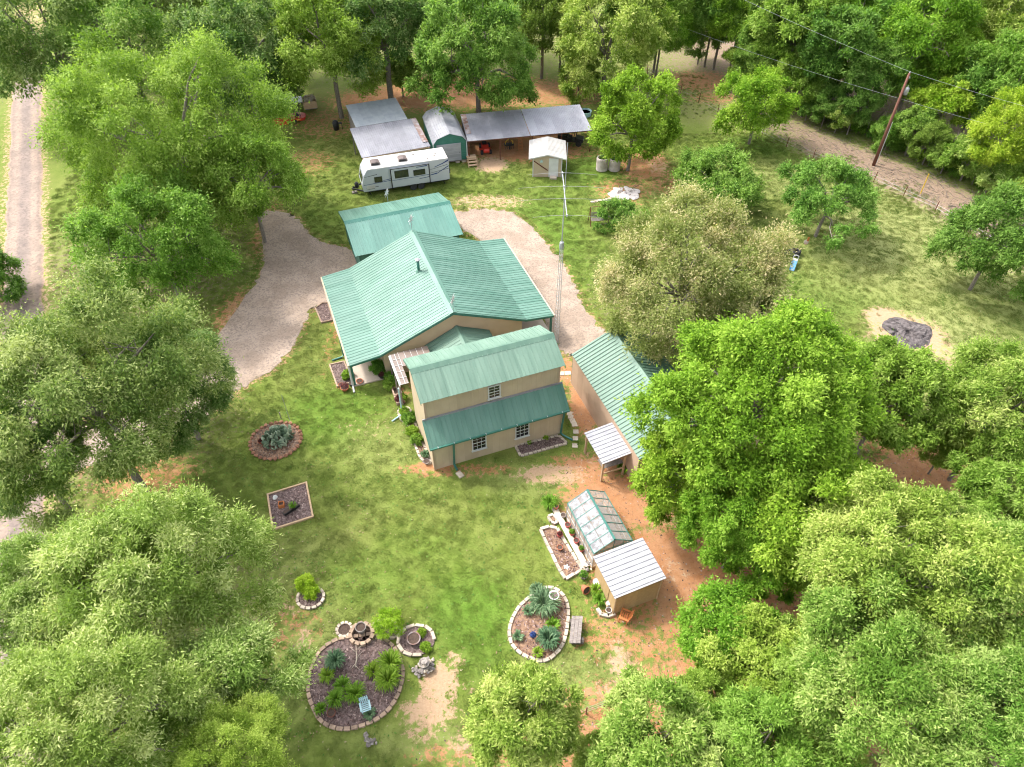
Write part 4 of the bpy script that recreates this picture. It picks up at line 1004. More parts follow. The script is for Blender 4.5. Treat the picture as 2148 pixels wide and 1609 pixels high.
# --- lawn trees, upper right
tree('lawn_tree', 1330, 255, 90, 5.2, 'bright', 'round bright green lawn tree over the pale rock bed', ncl=55, nleaf=32000, ll=.3, lw=.15, seed=51, cl=(.16, .27), rzf=1.1, rt=.2, low=-.6)
tree('lawn_tree', 1590, 222, 72, 4.2, 'yellow', 'small yellow-green lawn tree standing alone near the dry verge', ncl=42, nleaf=19000, ll=.3, lw=.14, seed=52, rt=.17, bark='palebark', low=-.5)
tree('lawn_tree', 1505, 385, 88, 2.4, 'cool', 'low spreading fresh green tree beyond the olive tree', ncl=48, nleaf=24000, ll=.28, lw=.12, seed=53, rzf=.6, low=-.6)
tree('lawn_tree', 1745, 415, 110, 3.6, 'cool', 'fork-trunked airy green tree with black tyres at its foot', ncl=42, nleaf=24000, ll=.27, lw=.11, seed=54, rzf=.62, rt=.17, bark='palebark', cl=(.14, .24), lean=(-.9, -.9), low=-.3, hollow=.5)
tree('shrub', 1300, 462, 48, 1.0, 'cool', 'low green shrub between the garden swing and the olive tree', 'shrub', ncl=26, nleaf=10000, ll=.22, lw=.1, seed=55, rzf=.8, rt=.05)
# --- back row behind the outbuildings
B1 = tree('broadleaf_tree', 1000, 118, 125, 7.5, 'cool', 'tall fresh green tree rising behind the rust-streaked carport', ncl=75, nleaf=46000, ll=.38, lw=.17, seed=61, cl=(.15, .26), rt=.32, rzf=1.1, low=-.6)
BR = tree('broadleaf_tree', 690, 95, 105, 8.0, 'mid', 'tall green tree with a bare dark trunk left of the tin shed', ncl=60, nleaf=34000, ll=.38, lw=.16, seed=62, rt=.3, rzf=1.15, low=-.6)
tree('broadleaf_tree', 805, 70, 95, 8.5, 'grey', 'tall grey-green tree with twin dark trunks behind the tin shed', ncl=55, nleaf=28000, ll=.38, lw=.15, seed=63, rt=.38, rzf=1.15)
tree('broadleaf_tree', 505, 120, 120, 7.0, 'grey', 'wide soft green tree left of the red farm implements', ncl=60, nleaf=34000, ll=.38, lw=.16, seed=64, share=BR)
BP = tree('broadleaf_tree', 270, 120, 125, 7.0, 'yolive', 'pale yellow-green tree beside the lane in the upper left', ncl=60, nleaf=36000, ll=.36, lw=.14, seed=65)
tree('broadleaf_tree', 105, 100, 150, 8.0, 'grey', 'large grey-green tree arching over the lane in the top left corner', ncl=70, nleaf=42000, ll=.38, lw=.14, seed=66, droop=.3, share=BP)
tree('broadleaf_tree', 290, 5, 110, 9.0, 'grey', 'grey-green tree at the top edge behind the pale yellow-green one', ncl=50, nleaf=24000, ll=.42, lw=.16, seed=67, droop=.3, share=BP)
tree('broadleaf_tree', 372, 25, 62, 6.0, 'yellow', 'small vivid yellow-green tree at the top edge', ncl=36, nleaf=13000, ll=.42, lw=.2, seed=68, share=BR)
B2_ = tree('broadleaf_tree', 1275, 75, 125, 7.0, 'yolive', 'tall yellow-green tree with brownish heart behind the round lawn tree', ncl=75, nleaf=46000, ll=.36, lw=.15, seed=69, rzf=1.1, low=-.6, cl=(.15, .26))
tree('broadleaf_tree', 1215, 165, 45, 2.4, 'yolive', 'small yellow-green tree at the foot of the tall one behind the carports', ncl=26, nleaf=9000, ll=.32, lw=.14, seed=70)
tree('broadleaf_tree', 1140, 40, 70, 7.0, 'dark', 'dark green tree at the top edge between two brighter crowns', ncl=40, nleaf=16000, ll=.42, lw=.18, seed=71, rzf=1.2, share=BR)
tree('broadleaf_tree', 900, 15, 80, 8.0, 'cool', 'green tree at the top edge behind the tall fresh green one', ncl=40, nleaf=16000, ll=.42, lw=.18, seed=72, share=BP)
tree('broadleaf_tree', 610, 20, 75, 8.0, 'mid', 'green tree at the top edge behind the bare-trunked one', ncl=36, nleaf=15000, ll=.42, lw=.18, seed=73, share=BR)
tree('broadleaf_tree', 530, 195, 45, 2.2, 'dark', 'dark low bushy tree beside the grey flat trailer', ncl=26, nleaf=9000, ll=.32, lw=.14, seed=74, rzf=.8, share=BR)
tree('broadleaf_tree', 215, 200, 70, 4.5, 'mid', 'green tree leaning over the lane above the big spreading one', ncl=36, nleaf=17000, ll=.32, lw=.13, seed=75, share=BP)
# --- wood in the upper right: a few crowns shared between trees
FA = tree('forest_tree', 1560, 75, 92, 8.0, 'mid', 'round mid green forest tree above the small yellow lawn tree', group='wood beyond the dry verge', ncl=55, nleaf=24000, ll=.42, lw=.17, seed=81, rzf=1.2, low=-.7)
FB = tree('forest_tree', 1720, 120, 80, 7.5, 'dark', 'dark forest tree in the middle of the wood under the wires', group='wood beyond the dry verge', ncl=50, nleaf=20000, ll=.42, lw=.18, seed=82, rzf=1.25, low=-.7)
FC = tree('forest_tree', 1945, 75, 105, 9.0, 'bright', 'large bright forest crown right of the utility pole top', group='wood beyond the dry verge', ncl=60, nleaf=28000, ll=.42, lw=.16, seed=83, rzf=1.15, low=-.7)
FD = tree('forest_tree', 1985, 215, 52, 5.0, 'yellow', 'small vivid yellow-green crown just right of the utility pole', group='wood beyond the dry verge', ncl=36, nleaf=14000, ll=.36, lw=.17, seed=84, rzf=.8, bark='palebark', rt=.14)
wood = [
 (1425, 70, 62, 7, 'bright', FA, 'bright forest tree at the left end of the wood'), (1475, 130, 55, 5, 'cool', FB, 'cool green forest tree nearest the top of the lawn'),
 (1520, 165, 42, 3.4, 'cool', FB, 'low cool green forest tree behind the small yellow lawn tree'), (1640, 50, 75, 8, 'dark', FA, 'dark forest tree at the top edge under the wires'),
 (1640, 165, 48, 4.5, 'mid', FB, 'mid green forest tree at the wood edge right of the yellow lawn tree'), (1780, 40, 78, 8.5, 'bright', FC, 'bright forest crown at the top edge above the utility pole'),
 (1850, 150, 60, 6, 'cool', FA, 'cool green forest tree directly left of the pole top'), (1800, 215, 40, 3.6, 'dark', FB, 'dark low forest tree left of the pole beside the bare stems'),
 (2070, 60, 95, 9, 'yolive', FC, 'yellowish forest crown near the top right corner'), (2130, 175, 85, 7.5, 'mid', FA, 'mid green forest tree at the right edge above the small yellow crown'),
 (2095, 285, 72, 5.5, 'yellow', FC, 'yellow-green forest tree at the right edge below the wires'), (2030, 330, 48, 2.8, 'yolive', FD, 'olive brushy forest tree at the wood foot on the right'),
 (1925, 265, 42, 3.2, 'cool', FD, 'cool green brush tree behind the transformer'), (2135, 360, 45, 2.6, 'mid', FB, 'low green brush tree at the right edge by the verge'),
 (1975, 335, 34, 1.9, 'mid', FD, 'low green brush beside the leaning pale trunk'), (1720, 225, 36, 2.6, 'dark', FB, 'dark brush tree above the pinkish verge'),
 (1860, -20, 90, 9, 'mid', FA, 'mid green forest crown cut by the top edge right of the wires'), (2000, -25, 90, 9, 'mid', FC, 'green forest crown cut by the top edge in the upper right'),
 (1500, 10, 75, 8, 'cool', FA, 'cool green forest crown cut by the top edge at the wood left end'), (1720, -15, 70, 8, 'cool', FB, 'cool green forest crown cut by the top edge in mid wood'),
 (1590, 190, 30, 2.2, 'dark', FB, 'small dark brush tree peeping out behind the yellow lawn tree'), (1390, 10, 70, 8, 'mid', FA, 'mid green crown cut by the top edge left of the wood'),
 (2148, 20, 90, 9, 'yolive', FC, 'yellowish crown in the extreme top right corner'), (1655, 240, 26, 1.6, 'cool', FD, 'small green bush at the foot of the wood by the verge'),
 (1180, 8, 60, 8, 'dark', FB, 'dark crown at the top edge left of the tall yellow-green tree'), (760, -5, 70, 8, 'cool', FA, 'cool green crown cut by the top edge above the twin trunks'),
 (1040, -15, 80, 8, 'mid', FC, 'green crown cut by the top edge above the tall fresh green tree'), (450, -5, 70, 8, 'dark', FB, 'dark crown cut by the top edge right of the vivid yellow tree'),
 (200, -20, 90, 9, 'dark', FA, 'dark crown cut by the top edge above the lane'), (2060, 190, 60, 6, 'cool', FB, 'cool green forest tree behind the small yellow crown'),
]
for i, (px, py, rp, zc, kd, sh, lab) in enumerate(wood):
    tree('forest_tree', px, py, rp, zc, kd, lab, group='wood beyond the dry verge', share=sh, seed=300 + i)
extra = [(1700, 55, 60, 7, 'mid', FC, 'mid green forest crown between the wires near the top edge'), (1770, 135, 52, 5.5, 'bright', FA, 'bright forest crown in mid wood left of the pole'), (1880, 60, 70, 8, 'cool', FB, 'cool green forest crown above the pole top'),
 (1915, 160, 45, 5, 'mid', FA, 'mid green forest crown just behind the transformer'), (2010, 140, 60, 6.5, 'bright', FC, 'bright forest crown right of the pole above the small yellow one'), (2148, 100, 70, 8, 'cool', FB, 'cool green forest crown at the right edge near the top'),
 (1450, 20, 60, 7.5, 'dark', FB, 'dark forest crown at the top edge near the wood left end'), (1600, 130, 45, 4.5, 'cool', FC, 'cool green forest crown behind the small yellow lawn tree top'), (1680, 190, 40, 3.4, 'mid', FD, 'mid green brush crown at the wood edge over the bare stems'),
 (1760, 245, 30, 1.9, 'yolive', FD, 'olive brush at the wood foot left of the pole'), (1860, 285, 34, 2.0, 'mid', FB, 'low green brush right of the pole foot'), (1955, 300, 38, 2.4, 'dark', FA, 'dark brush behind the leaning pale trunk'), (2060, 375, 40, 2.0, 'yolive', FD, 'olive brush at the end of the dry verge'), (2110, 410, 36, 1.8, 'mid', FD, 'green brush above the dark right edge tree'),
 (1440, 75, 50, 4, 'cool', FA, 'cool green tree behind the top corner of the lawn'), (1500, 140, 40, 3.2, 'mid', FD, 'mid green brush above the start of the verge'), (1560, 150, 44, 4, 'dark', FB, 'dark brush tree behind the start of the verge'), (1390, 60, 60, 6, 'bright', FC, 'bright crown left of the wood above the lawn corner'), (1345, 30, 70, 7, 'cool', FC, 'cool green crown behind the tall yellow-green tree'), (840, 150, 40, 3, 'yolive', FD, 'low pale green tree in the gap behind the tin shed'), (590, 160, 40, 3, 'yolive', FD, 'low pale tree behind the grey flat trailer')]
for i, (px_, py_, rp, zc, kd, sh_, lab) in enumerate(extra):
    tree('forest_tree', px_, py_, rp, zc, kd, lab, group='wood beyond the dry verge', share=sh_, seed=400 + i)

GA_, GB_ = TREES[0], TREES[1]
for i, (px_, py_, rp, zc, kd, sh_, lab) in enumerate((
 (55, 950, 125, 6, 'grey', GB_, 'grey-green tree at the left edge filling the gap above the pale trees'),
 (1560, 1085, 125, 5, 'bright', BL, 'bright green crown hanging lowest over the orange soil'), (1745, 1170, 90, 4.5, 'mid', YC, 'mid green tree squeezed between the bright tree and the grove'),
 (1490, 1480, 75, 3.5, 'mid', YC, 'small mid green tree above the bottom edge right of the wire fence'), (1690, 1440, 95, 5, 'mid', YC, 'mid green tree in the gap of the lower right grove'),
 (1985, 1130, 95, 5.5, 'yolive', YC, 'soft green tree beside the shaded soil at the grove top'), (1770, 1320, 95, 6, 'yolive', YC, 'soft green tree at the left flank of the grove'), (1960, 1370, 120, 7.5, 'yolive', YA, 'soft green tree in the middle of the lower right grove'), (1990, 930, 60, 3, 'mid', YC, 'small mid green tree on the shaded soil'), (1255, 1600, 62, 3, 'yolive', YC, 'small yellow-green tree at the bottom edge between two larger ones'))):
    tree('broadleaf_tree', px_, py_, rp, zc, kd, lab, share=sh_, seed=600 + i)
# ---------------------------------------------------------------- travel trailer
YR = .298
RV = empty('travel_trailer', W(8.57, 64.08, 0, YR), YR, 'white and grey travel trailer with blue swooshes parked in front of the carport', 'trailer')
x0 = -4.26
pf = [(0, .6), (-.06, 1.2), (.22, 2.25), (.62, 2.78), (8.5, 2.8), (8.54, 2.6), (8.54, .62)]
MB().prism([(x0 + x, -1.2, z) for x, z in pf], (0, 0, 0), (0, 2.4, 0)).build('body', M['rvbody'], RV)
MB().prism([(x0 + x, -1.17, z) for x, z in ((.5, 2.66), (.66, 2.84), (8.48, 2.85), (8.5, 2.78))], (0, 0, 0), (0, 2.34, 0)).build('roof', M['rvroof'], RV)
MB().prism([(x0 + x, -1.215, z) for x, z in ((2.79, .72), (6.54, .72), (6.54, 2.62), (2.79, 2.62))], (0, 0, 0), (0, -.12, 0)).build('slide_out', M['rvbody'], RV)
for x in (2.79, 6.54): MB().box((x0 + x, -1.345, 1.67), (.09, .03, 1.95)).build('slide_trim', M['black'], RV)
MB().box((x0 + 4.66, -1.345, 2.62), (3.8, .03, .06)).build('slide_trim', M['black'], RV)
for xa, xb, za, zb_, yo in ((1.17, 1.93, 1.42, 2.0, -1.2), (3.14, 4.49, 1.62, 2.4, -1.335), (4.97, 6.14, 1.62, 2.2, -1.335)):
    w_ = MB(); w_.box((x0 + (xa + xb) / 2, yo - .012, (za + zb_) / 2), (xb - xa, .024, zb_ - za)); o = w_.build('window', M['black'], RV)
    MB().box((x0 + (xa + xb) / 2, yo - .029, (za + zb_) / 2), (xb - xa - .08, .01, zb_ - za - .08)).build('pane', M['glass'], o)
MB().box((x0 + .06, 0, 1.75), (.03, 1.6, .55), m=Matrix.Rotation(.26, 3, 'Y')).build('front_window', M['glass'], RV)
def stripe(xa, za, xb, zb2, h, y, m): MB().prism([(x0 + xa, y, za), (x0 + xb, y, zb2), (x0 + xb, y, zb2 + h), (x0 + xa, y, za + h * .6)], (0, 0, 0), (0, -.006, 0)).build('decal_stripe', m, RV)
stripe(.08, 1.28, 2.74, 1.40, .06, -1.202, M['navy']); stripe(2.0, 1.5, 2.74, 1.56, .07, -1.202, M['navy']); stripe(.25, 2.1, 1.5, 2.22, .05, -1.202, M['black'])
stripe(2.85, 1.42, 6.48, 1.5, .05, -1.337, M['navy']); stripe(5.5, 1.2, 6.5, 1.26, .07, -1.337, M['navy'])
stripe(6.6, 1.32, 7.3, 1.4, .12, -1.202, M['navy']); stripe(7.3, 1.4, 8.5, 2.02, .10, -1.202, M['navy']); stripe(6.6, 1.55, 8.5, 1.78, .04, -1.202, M['black']); stripe(7.1, 2.1, 7.9, 2.34, .10, -1.202, M['navy']); stripe(7.9, 2.34, 8.5, 2.58, .16, -1.202, M['navy']); stripe(6.6, 1.9, 8.4, 2.2, .04, -1.202, M['black'])
stripe(5.3, 2.42, 6.35, 2.44, .1, -1.337, M['navy']); stripe(.3, .92, 1.5, .98, .05, -1.202, M['black']); stripe(.3, .78, 1.1, .82, .04, -1.202, M['black'])
MB().box((x0 + .75, -1.207, 1.02), (.8, .012, .34)).build('hatch', M['rvroof'], RV)
for xa in (1.55, 4.2):
    v = MB().prism([(x0 + xa - .42, -.55, 2.85), (x0 + xa + .42, -.55, 2.85), (x0 + xa + .42, -.55, 3.05), (x0 + xa + .1, -.55, 3.16), (x0 + xa - .34, -.55, 3.12), (x0 + xa - .42, -.55, 2.98)], (0, 0, 0), (0, .75, 0)).build('roof_vent', mat('smoked_vent', (.16, .125, .12), (.12, .095, .09), 3, rough=.3), RV)
    MB().box((x0 + xa - .02, -.57, 2.96), (.6, .03, .12)).build('louver', M['black'], v)
for xa, ya in ((6.6, -.8), (7.3, -.4), (7.5, .1), (5.4, .5)): MB().lathe([(.06, 0), (.06, .08), (.03, .12)], 8, (x0 + xa, ya, 2.85)).build('vent_cap', M['greywood'], RV)
for xa in (4.87, 5.63):
    for s in (-1, 1):
        t = MB(); t.lathe([(.2, -.1), (.34, -.11), (.36, -.06), (.36, .06), (.34, .11), (.2, .1)], 18); me = t.mesh('tyre', M['rubber'])
        wv_ = link('wheel', me, RV, (x0 + xa, s * 1.12, .36)); wv_.rotation_euler = (math.pi / 2, 0, 0)
        rim = MB().lathe([(.2, -.07), (.19, .07), (.06, .09), (.05, .09)], 12).build('rim', M['steel'], wv_)
        for k in range(5): MB().box((.12 * math.cos(k * 1.257), .12 * math.sin(k * 1.257), s * -.085 if False else .085), (.16, .05, .02), rz=k * 1.257).build('spoke', M['white'], wv_)
MB().box((x0 + 4.3, 0, .52), (8.3, 2.1, .16)).build('chassis', M['black'], RV)
for s in (-1, 1): MB().beam((x0 + .2, s * .9, .5), (x0 - 1.0, 0, .5), .1, .12).build('drawbar', M['black'], RV)
MB().tube([(x0 - .85, 0, 0), (x0 - .85, 0, .75)], .05, 8).build('jack', M['black'], RV)
MB().lathe([(.16, 0), (.2, .1), (.2, .45), (.12, .55), (.06, .6)], 12, (x0 - .5, 0, .55)).build('gas_bottle_cover', M['black'], RV, True)
MB().box((x0 - .8, 0, .08), (.5, .3, .16)).build('jack_block', M['greywood'], RV)
MB().box((x0 + 8.75, .3, .75), (.3, .5, .4)).build('rear_spare_carrier', M['black'], RV)
for xa in (.5, 7.9):
    for s in (-1, 1): MB().beam((x0 + xa, s * .9, .5), (x0 + xa + .2, s * .95, 0), .06, .06).build('stabiliser', M['black'], RV)

# ---------------------------------------------------------------- radio tower with beam antenna
TB = G(1166, 722)
T = empty('radio_tower', TB, 0, 'thin lattice radio tower with a white beam antenna at the right porch corner', 'antenna')
tz = 9.2
for k in range(3):
    a_ = k * 2.094 + .4; p = Vector((.21 * math.cos(a_), .21 * math.sin(a_), 0)); q = Vector((.13 * math.cos(a_), .13 * math.sin(a_), tz))
    MB().tube([p, q], .017, 6).build('leg', M['steel'], T)
    a2 = (k + 1) * 2.094 + .4; p2 = Vector((.21 * math.cos(a2), .21 * math.sin(a2), 0)); q2 = Vector((.13 * math.cos(a2), .13 * math.sin(a2), tz))
    z_ = MB(); N = 26
    for i in range(N):
        z_.tube([p.lerp(q, i / N), p2.lerp(q2, (i + 1) / N)], .008, 4); z_.tube([p.lerp(q, i / N), p2.lerp(q2, i / N)], .009, 4)
    z_.build('lattice_brace', M['steel'], T)
MB().lathe([(.05, 0), (.15, .02), (.17, .25), (.14, .5), (.05, .54)], 8, (0, 0, 8.65)).build('rotator_cage', M['steel'], T)
MB().tube([(0, 0, 9.0), (0, 0, 12.75)], .035, 8).build('mast', M['whitemetal'], T)
MB().tube([(0, 0, 12.75), (0, 0, 16.2)], .018, 6).build('whip', M['whitemetal'], T)
rows = [(363, 1100, 1246), (391, 1079, 1271), (417, 1078, 1271), (452, 1097, 1240)]
ytop, ybot = G(1173, 360, 12.72).y - TB.y, G(1173, 455, 12.72).y - TB.y
MB().tube([(0.0, ybot, 12.72), (0, ytop, 12.72)], .032, 8).build('boom', M['steel'], T)
for py, xa, xb in rows:
    A_, B_ = G(xa, py, 12.76), G(xb, py, 12.76); hl = (B_.x - A_.x) / 2; y_ = A_.y - TB.y
    MB().tube([(-hl * 1.0, y_, 12.62), (-hl * .5, y_, 12.74), (0, y_, 12.78), (hl * .5, y_, 12.74), (hl, y_, 12.62)], [.005, .008, .010, .008, .005], 5).build('antenna_element', M['steel'], T)
    MB().box((0, y_, 12.77), (.12, .1, .06)).build('clamp', M['steel'], T)

# small starburst vanes on the roofs
def vane(name, loc, h, lab):
    e = empty(name, loc, .3, lab, 'roof ornament')
    MB().tube([(0, 0, 0), (0, 0, h)], .022, 6).build('rod', M['steel'], e)
    for k in range(8):
        a_ = k * math.pi / 4
        MB().prism([(0, 0, 0), (.06, .0, .17), (0, 0, .46), (-.06, 0, .17)], (0, -.008, 0), (0, .008, 0)).build('blade', M['white'], e).matrix_local = Matrix.Translation((0, 0, h)) @ Matrix.Rotation(.9, 4, 'Z') @ Matrix.Rotation(a_, 4, 'Y')
    MB().lathe([(.03, -.05), (.07, 0), (.03, .05)], 8, (0, 0, h)).build('hub', M['white'], e)
vane('wind_vane', W(9.7, 37.25, 4.7), 1.0, 'white starburst wind vane on the near end of the house ridge')
vane('wind_vane', W(9.6, 47.9, 4.7), 1.15, 'white starburst wind vane on the far end of the house ridge')
vane('wind_vane', W(9.4, 56.2, 2.7), 1.0, 'white starburst wind vane at the far eave of the garage')

# ---------------------------------------------------------------- utility pole and wires
PB = G(1832, 347)
ptop = W(0, 0) + Vector((PB.x, PB.y, 9.3))
U = empty('utility_pole', PB, 0, 'leaning-looking reddish utility pole with a grey transformer at the wood edge', 'utility pole')
MB().tube([(0, 0, 0), (0, 0, 4.6), (0, 0, 9.4)], [.17, .145, .11], 10).build('pole', M['pole'], U, True)
tr_ = MB().lathe([(.1, 0), (.19, .04), (.19, .62), (.15, .7), (.05, .72)], 12, (.33, -.1, 7.4)).build('transformer', M['steel'], U, True)
MB().tube([(.3, -.1, 8.1), (.3, -.1, 8.28)], .035, 6).build('bushing', M['white'], tr_)
MB().box((.17, -.05, 7.75), (.16, .08, .3)).build('bracket', M['steel'], U)
MB().tube([(.16, -.12, .3), (.15, -.12, 4.7)], .035, 6).build('conduit', M['white'], U)
for x, y, z in ((0, 0, 9.45), (.14, .0, 9.0)): MB().lathe([(.03, 0), (.05, .04), (.03, .1), (.04, .14), (.01, .16)], 8, (x, y, z)).build('insulator', M['white'], U)
MB().beam((0, -.05, 8.95), (.22, -.05, 9.0), .05, .06).build('bracket', M['steel'], U)
def wire(a_, b_, sag, lab, r=.009):
    a_, b_ = Vector(a_), Vector(b_); pts = []
    for k in range(25):
        t = k / 24; p = a_.lerp(b_, t); p.z -= sag * 4 * t * (1 - t); pts.append(p - a_)
    o = MB().tube(pts, r, 5).build('power_line', M['steel'], None, False, a_); tag(o, lab, 'wire', 'overhead wires')
Lf = G(1480, 30, 9.0)
wire(PB + Vector((0, 0, 9.55)), Lf + (Lf - PB) * .6 + Vector((0, 0, 4.0 - .6 * 9)) * 0 + Vector((0, 0, -9 * .6 + 9 * .6)), .5, 'upper overhead wire running from the pole top to the upper left')
Lg = G(1415, 45, 6.6)
wire(PB + Vector((0, 0, 7.0)), Vector((Lg.x + (Lg.x - PB.x) * .4, Lg.y + (Lg.y - PB.y) * .4, 6.6)), .5, 'lower overhead wire running from the pole to the upper left')
Rg = G(2148, 308, 6.8)
wire(PB + Vector((0, 0, 7.0)), Vector((Rg.x + 12, Rg.y - 4.5, 6.8)), .35, 'lower overhead wire running from the pole to the right edge')
Rg = G(2120, 250, 9.0)
wire(PB + Vector((0, 0, 9.55)), Vector((Rg.x + 12, Rg.y - 4.5, 9.0)), .35, 'upper overhead wire running from the pole to the right edge')
MB_y = G(1931, 406)
e = empty('marker_post', MB_y, 0, 'thin yellow cable marker post standing in the dry verge', 'post')
MB().tube([(0, 0, 0), (-.05, 0, 1.9)], .05, 8).build('post', M['yellow'], e); MB().tube([(-.05, 0, 1.9), (-.052, 0, 2.1)], .055, 8).build('cap', M['yellow'], e)

# ---------------------------------------------------------------- plants
PM = {
 'lily': leaf_mat('daylily_leaf', (.10, .21, .014), (.18, .32, .025), (.30, .44, .07)),
 'blue': leaf_mat('blue_green_leaf', (.06, .125, .06), (.12, .21, .105), (.24, .34, .19)),
 'lime': leaf_mat('lime_leaf', (.18, .31, .012), (.29, .42, .02), (.42, .54, .06)),
 'green': leaf_mat('garden_leaf', (.075, .17, .018), (.14, .27, .03), (.24, .38, .07)),
 'red': leaf_mat('burgundy_leaf', (.07, .02, .025), (.13, .04, .045), (.2, .08, .07)),
 'chip': leaf_mat('wood_chip', (.05, .03, .026), (.15, .10, .085), (.36, .28, .24), trans=0.0),
 'cactus': leaf_mat('cactus_pad', (.075, .12, .075), (.14, .20, .125), (.28, .34, .24), trans=.05),
}
def strap(name, loc, R, h, n, kind, lab, cat='plant', parent=None, w=.022, stiff=.5, seed=0):
    r = np.random.default_rng(seed + int(abs(loc[0]) * 100)); V = []; F = []; T = []
    for k in range(n):
        a_ = r.uniform(0, 6.283); d = R * .35 * math.sqrt(r.uniform()); px_, py_ = d * math.cos(a_), d * math.sin(a_)
        b_ = a_ + r.normal(0, .7); L = r.uniform(.55, 1.1); ww = w * r.uniform(.7, 1.4); hh = h * r.uniform(.6, 1.15); t = np.clip(r.normal(.5, .22), 0, 1)
        dx, dy = math.cos(b_), math.sin(b_); i = len(V)
        for s, (f, z) in enumerate(((0, 0), (.35, .75), (.75, 1.0), (1.0, stiff))):
            wd = ww * (1, 1, .8, .1)[s]
            V += [(px_ + dx * f * R * L * .75 - dy * wd, py_ + dy * f * R * L * .75 + dx * wd, max(.0, hh * z)), (px_ + dx * f * R * L * .75 + dy * wd, py_ + dy * f * R * L * .75 - dx * wd, max(.0, hh * z))]; T += [t, t]
        for s in range(3): F.append((i + 2 * s, i + 2 * s + 1, i + 2 * s + 3, i + 2 * s + 2))
    me = np_mesh(name, np.array(V), np.array(F), [PM[kind]], {"tint": ('FLOAT', np.array(T))})
    o = link(name, me, parent, loc)
    if parent is None: tag(o, lab, cat)
    return o
def bush(name, loc, R, kind, lab, cat='shrub', parent=None, n=1500, ll=.09, lw=.04, rzf=.8, seed=1, ncl=16):
    V, F, T, C, rc = crown_arrays(seed, R, R * rzf, ncl, n, ll, lw, (.3, .45), -.3)
    V = V + np.array([0, 0, R * rzf * .8]); V[:, 2] = np.maximum(V[:, 2], .02)
    if parent is None:
        e = empty(name, loc, 0, lab, cat)
        st = MB()
        for c_ in C[:5]: st.tube([(0, 0, 0), (c_[0] * .5, c_[1] * .5, (c_[2] + R * rzf * .75) * .6), (c_[0], c_[1], c_[2] + R * rzf * .75)], [.02, .014, .006], 4)
        st.build('stem', M['bark'], e)
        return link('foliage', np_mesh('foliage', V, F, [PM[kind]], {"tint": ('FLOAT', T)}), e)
    return link(name, np_mesh(name, V, F, [PM[kind]], {"tint": ('FLOAT', T)}), parent, loc)
def pot(loc, r, h, m, lab, plant=None, name='flower_pot', cat='pot', z=0.0, soil='soil', group=None, seed=1, taper=.72):
    e = empty(name, Vector(loc) + Vector((0, 0, z)), 0, lab, cat, group)
    MB().lathe([(r * taper * .9, 0), (r * taper, .01), (r * .95, h * .8), (r * 1.08, h * .82), (r * 1.08, h), (r * .93, h), (r * .9, h * .85)], 16, cap=True).build('pot_wall', m, e, False)
    MB().lathe([(.01, h * .86), (r * .9, h * .855)], 14, cap=True).build('soil', M[soil], e)
    if plant: 
        k, R, hh = plant
        if k in ('lily', 'blue'): strap('plant', (0, 0, h * .84), R, hh, 40, k, None, parent=e, w=.014, seed=seed)
        else: bush('plant', (0, 0, h * .8), R, k, None, parent=e, n=500, ll=.07, lw=.035, seed=seed)
    return e

# ---------------------------------------------------------------- garden beds
def resample(P, step, closed=True):
    P = [Vector((p.x, p.y, 0)) for p in P]
    if closed: P = P + [P[0]]
    out = []; acc = 0.0
    L = sum((q - p).length for p, q in zip(P[:-1], P[1:])); n = max(3, round(L / step)); st = L / n; need = 0.0; d = 0.0
    for p, q in zip(P[:-1], P[1:]):
        l = (q - p).length
        while need <= d + l + 1e-6 and len(out) < (n if closed else n + 1):
            out.append(p.lerp(q, (need - d) / max(l, 1e-6))); need += st
        d += l
    return out
def smooth_loop(P, sub=6):
    out = []; n = len(P)
    for i in range(n):
        p0, p1, p2, p3 = P[i - 1], P[i], P[(i + 1) % n], P[(i + 2) % n]
        for k in range(sub):
            t = k / sub; out.append(.5 * ((2 * p1) + (p2 - p0) * t + (2 * p0 - 5 * p1 + 4 * p2 - p3) * t * t + (3 * p1 - p0 - 3 * p2 + p3) * t ** 3))
    return out
def chips(e, P, c, seed, dens=70):
    r = np.random.default_rng(seed); xs_ = [p.x for p in P]; ys_ = [p.y for p in P]
    n = int((max(xs_) - min(xs_)) * (max(ys_) - min(ys_)) * dens)
    X = r.uniform(min(xs_), max(xs_), n); Y = r.uniform(min(ys_), max(ys_), n); k = in_poly(P, X, Y); X, Y = X[k] - c.x, Y[k] - c.y; n = len(X)
    a_ = r.uniform(0, 6.28, n); L = r.uniform(.02, .07, n); w_ = r.uniform(.012, .03, n); z = .072 + r.uniform(0, .02, n)
    dx, dy = np.cos(a_), np.sin(a_); t = r.uniform(-.02, .02, n)
    V = np.stack([np.stack([X + sx * L * dx - sy * w_ * dy, Y + sx * L * dy + sy * w_ * dx, z + sx * t], -1) for sx, sy in ((-1, -1), (1, -1), (1, 1), (-1, 1))], 1).reshape(-1, 3)
    i = np.arange(n)[:, None] * 4
    o = link('mulch_chips', np_mesh('mulch_chips', V, np.concatenate([i, i + 1, i + 2, i + 3], 1), [PM['chip']], {"tint": ('FLOAT', np.repeat(np.clip(r.normal(.45, .25, n), 0, 1), 4))}), e); o["kind"] = 'stuff'
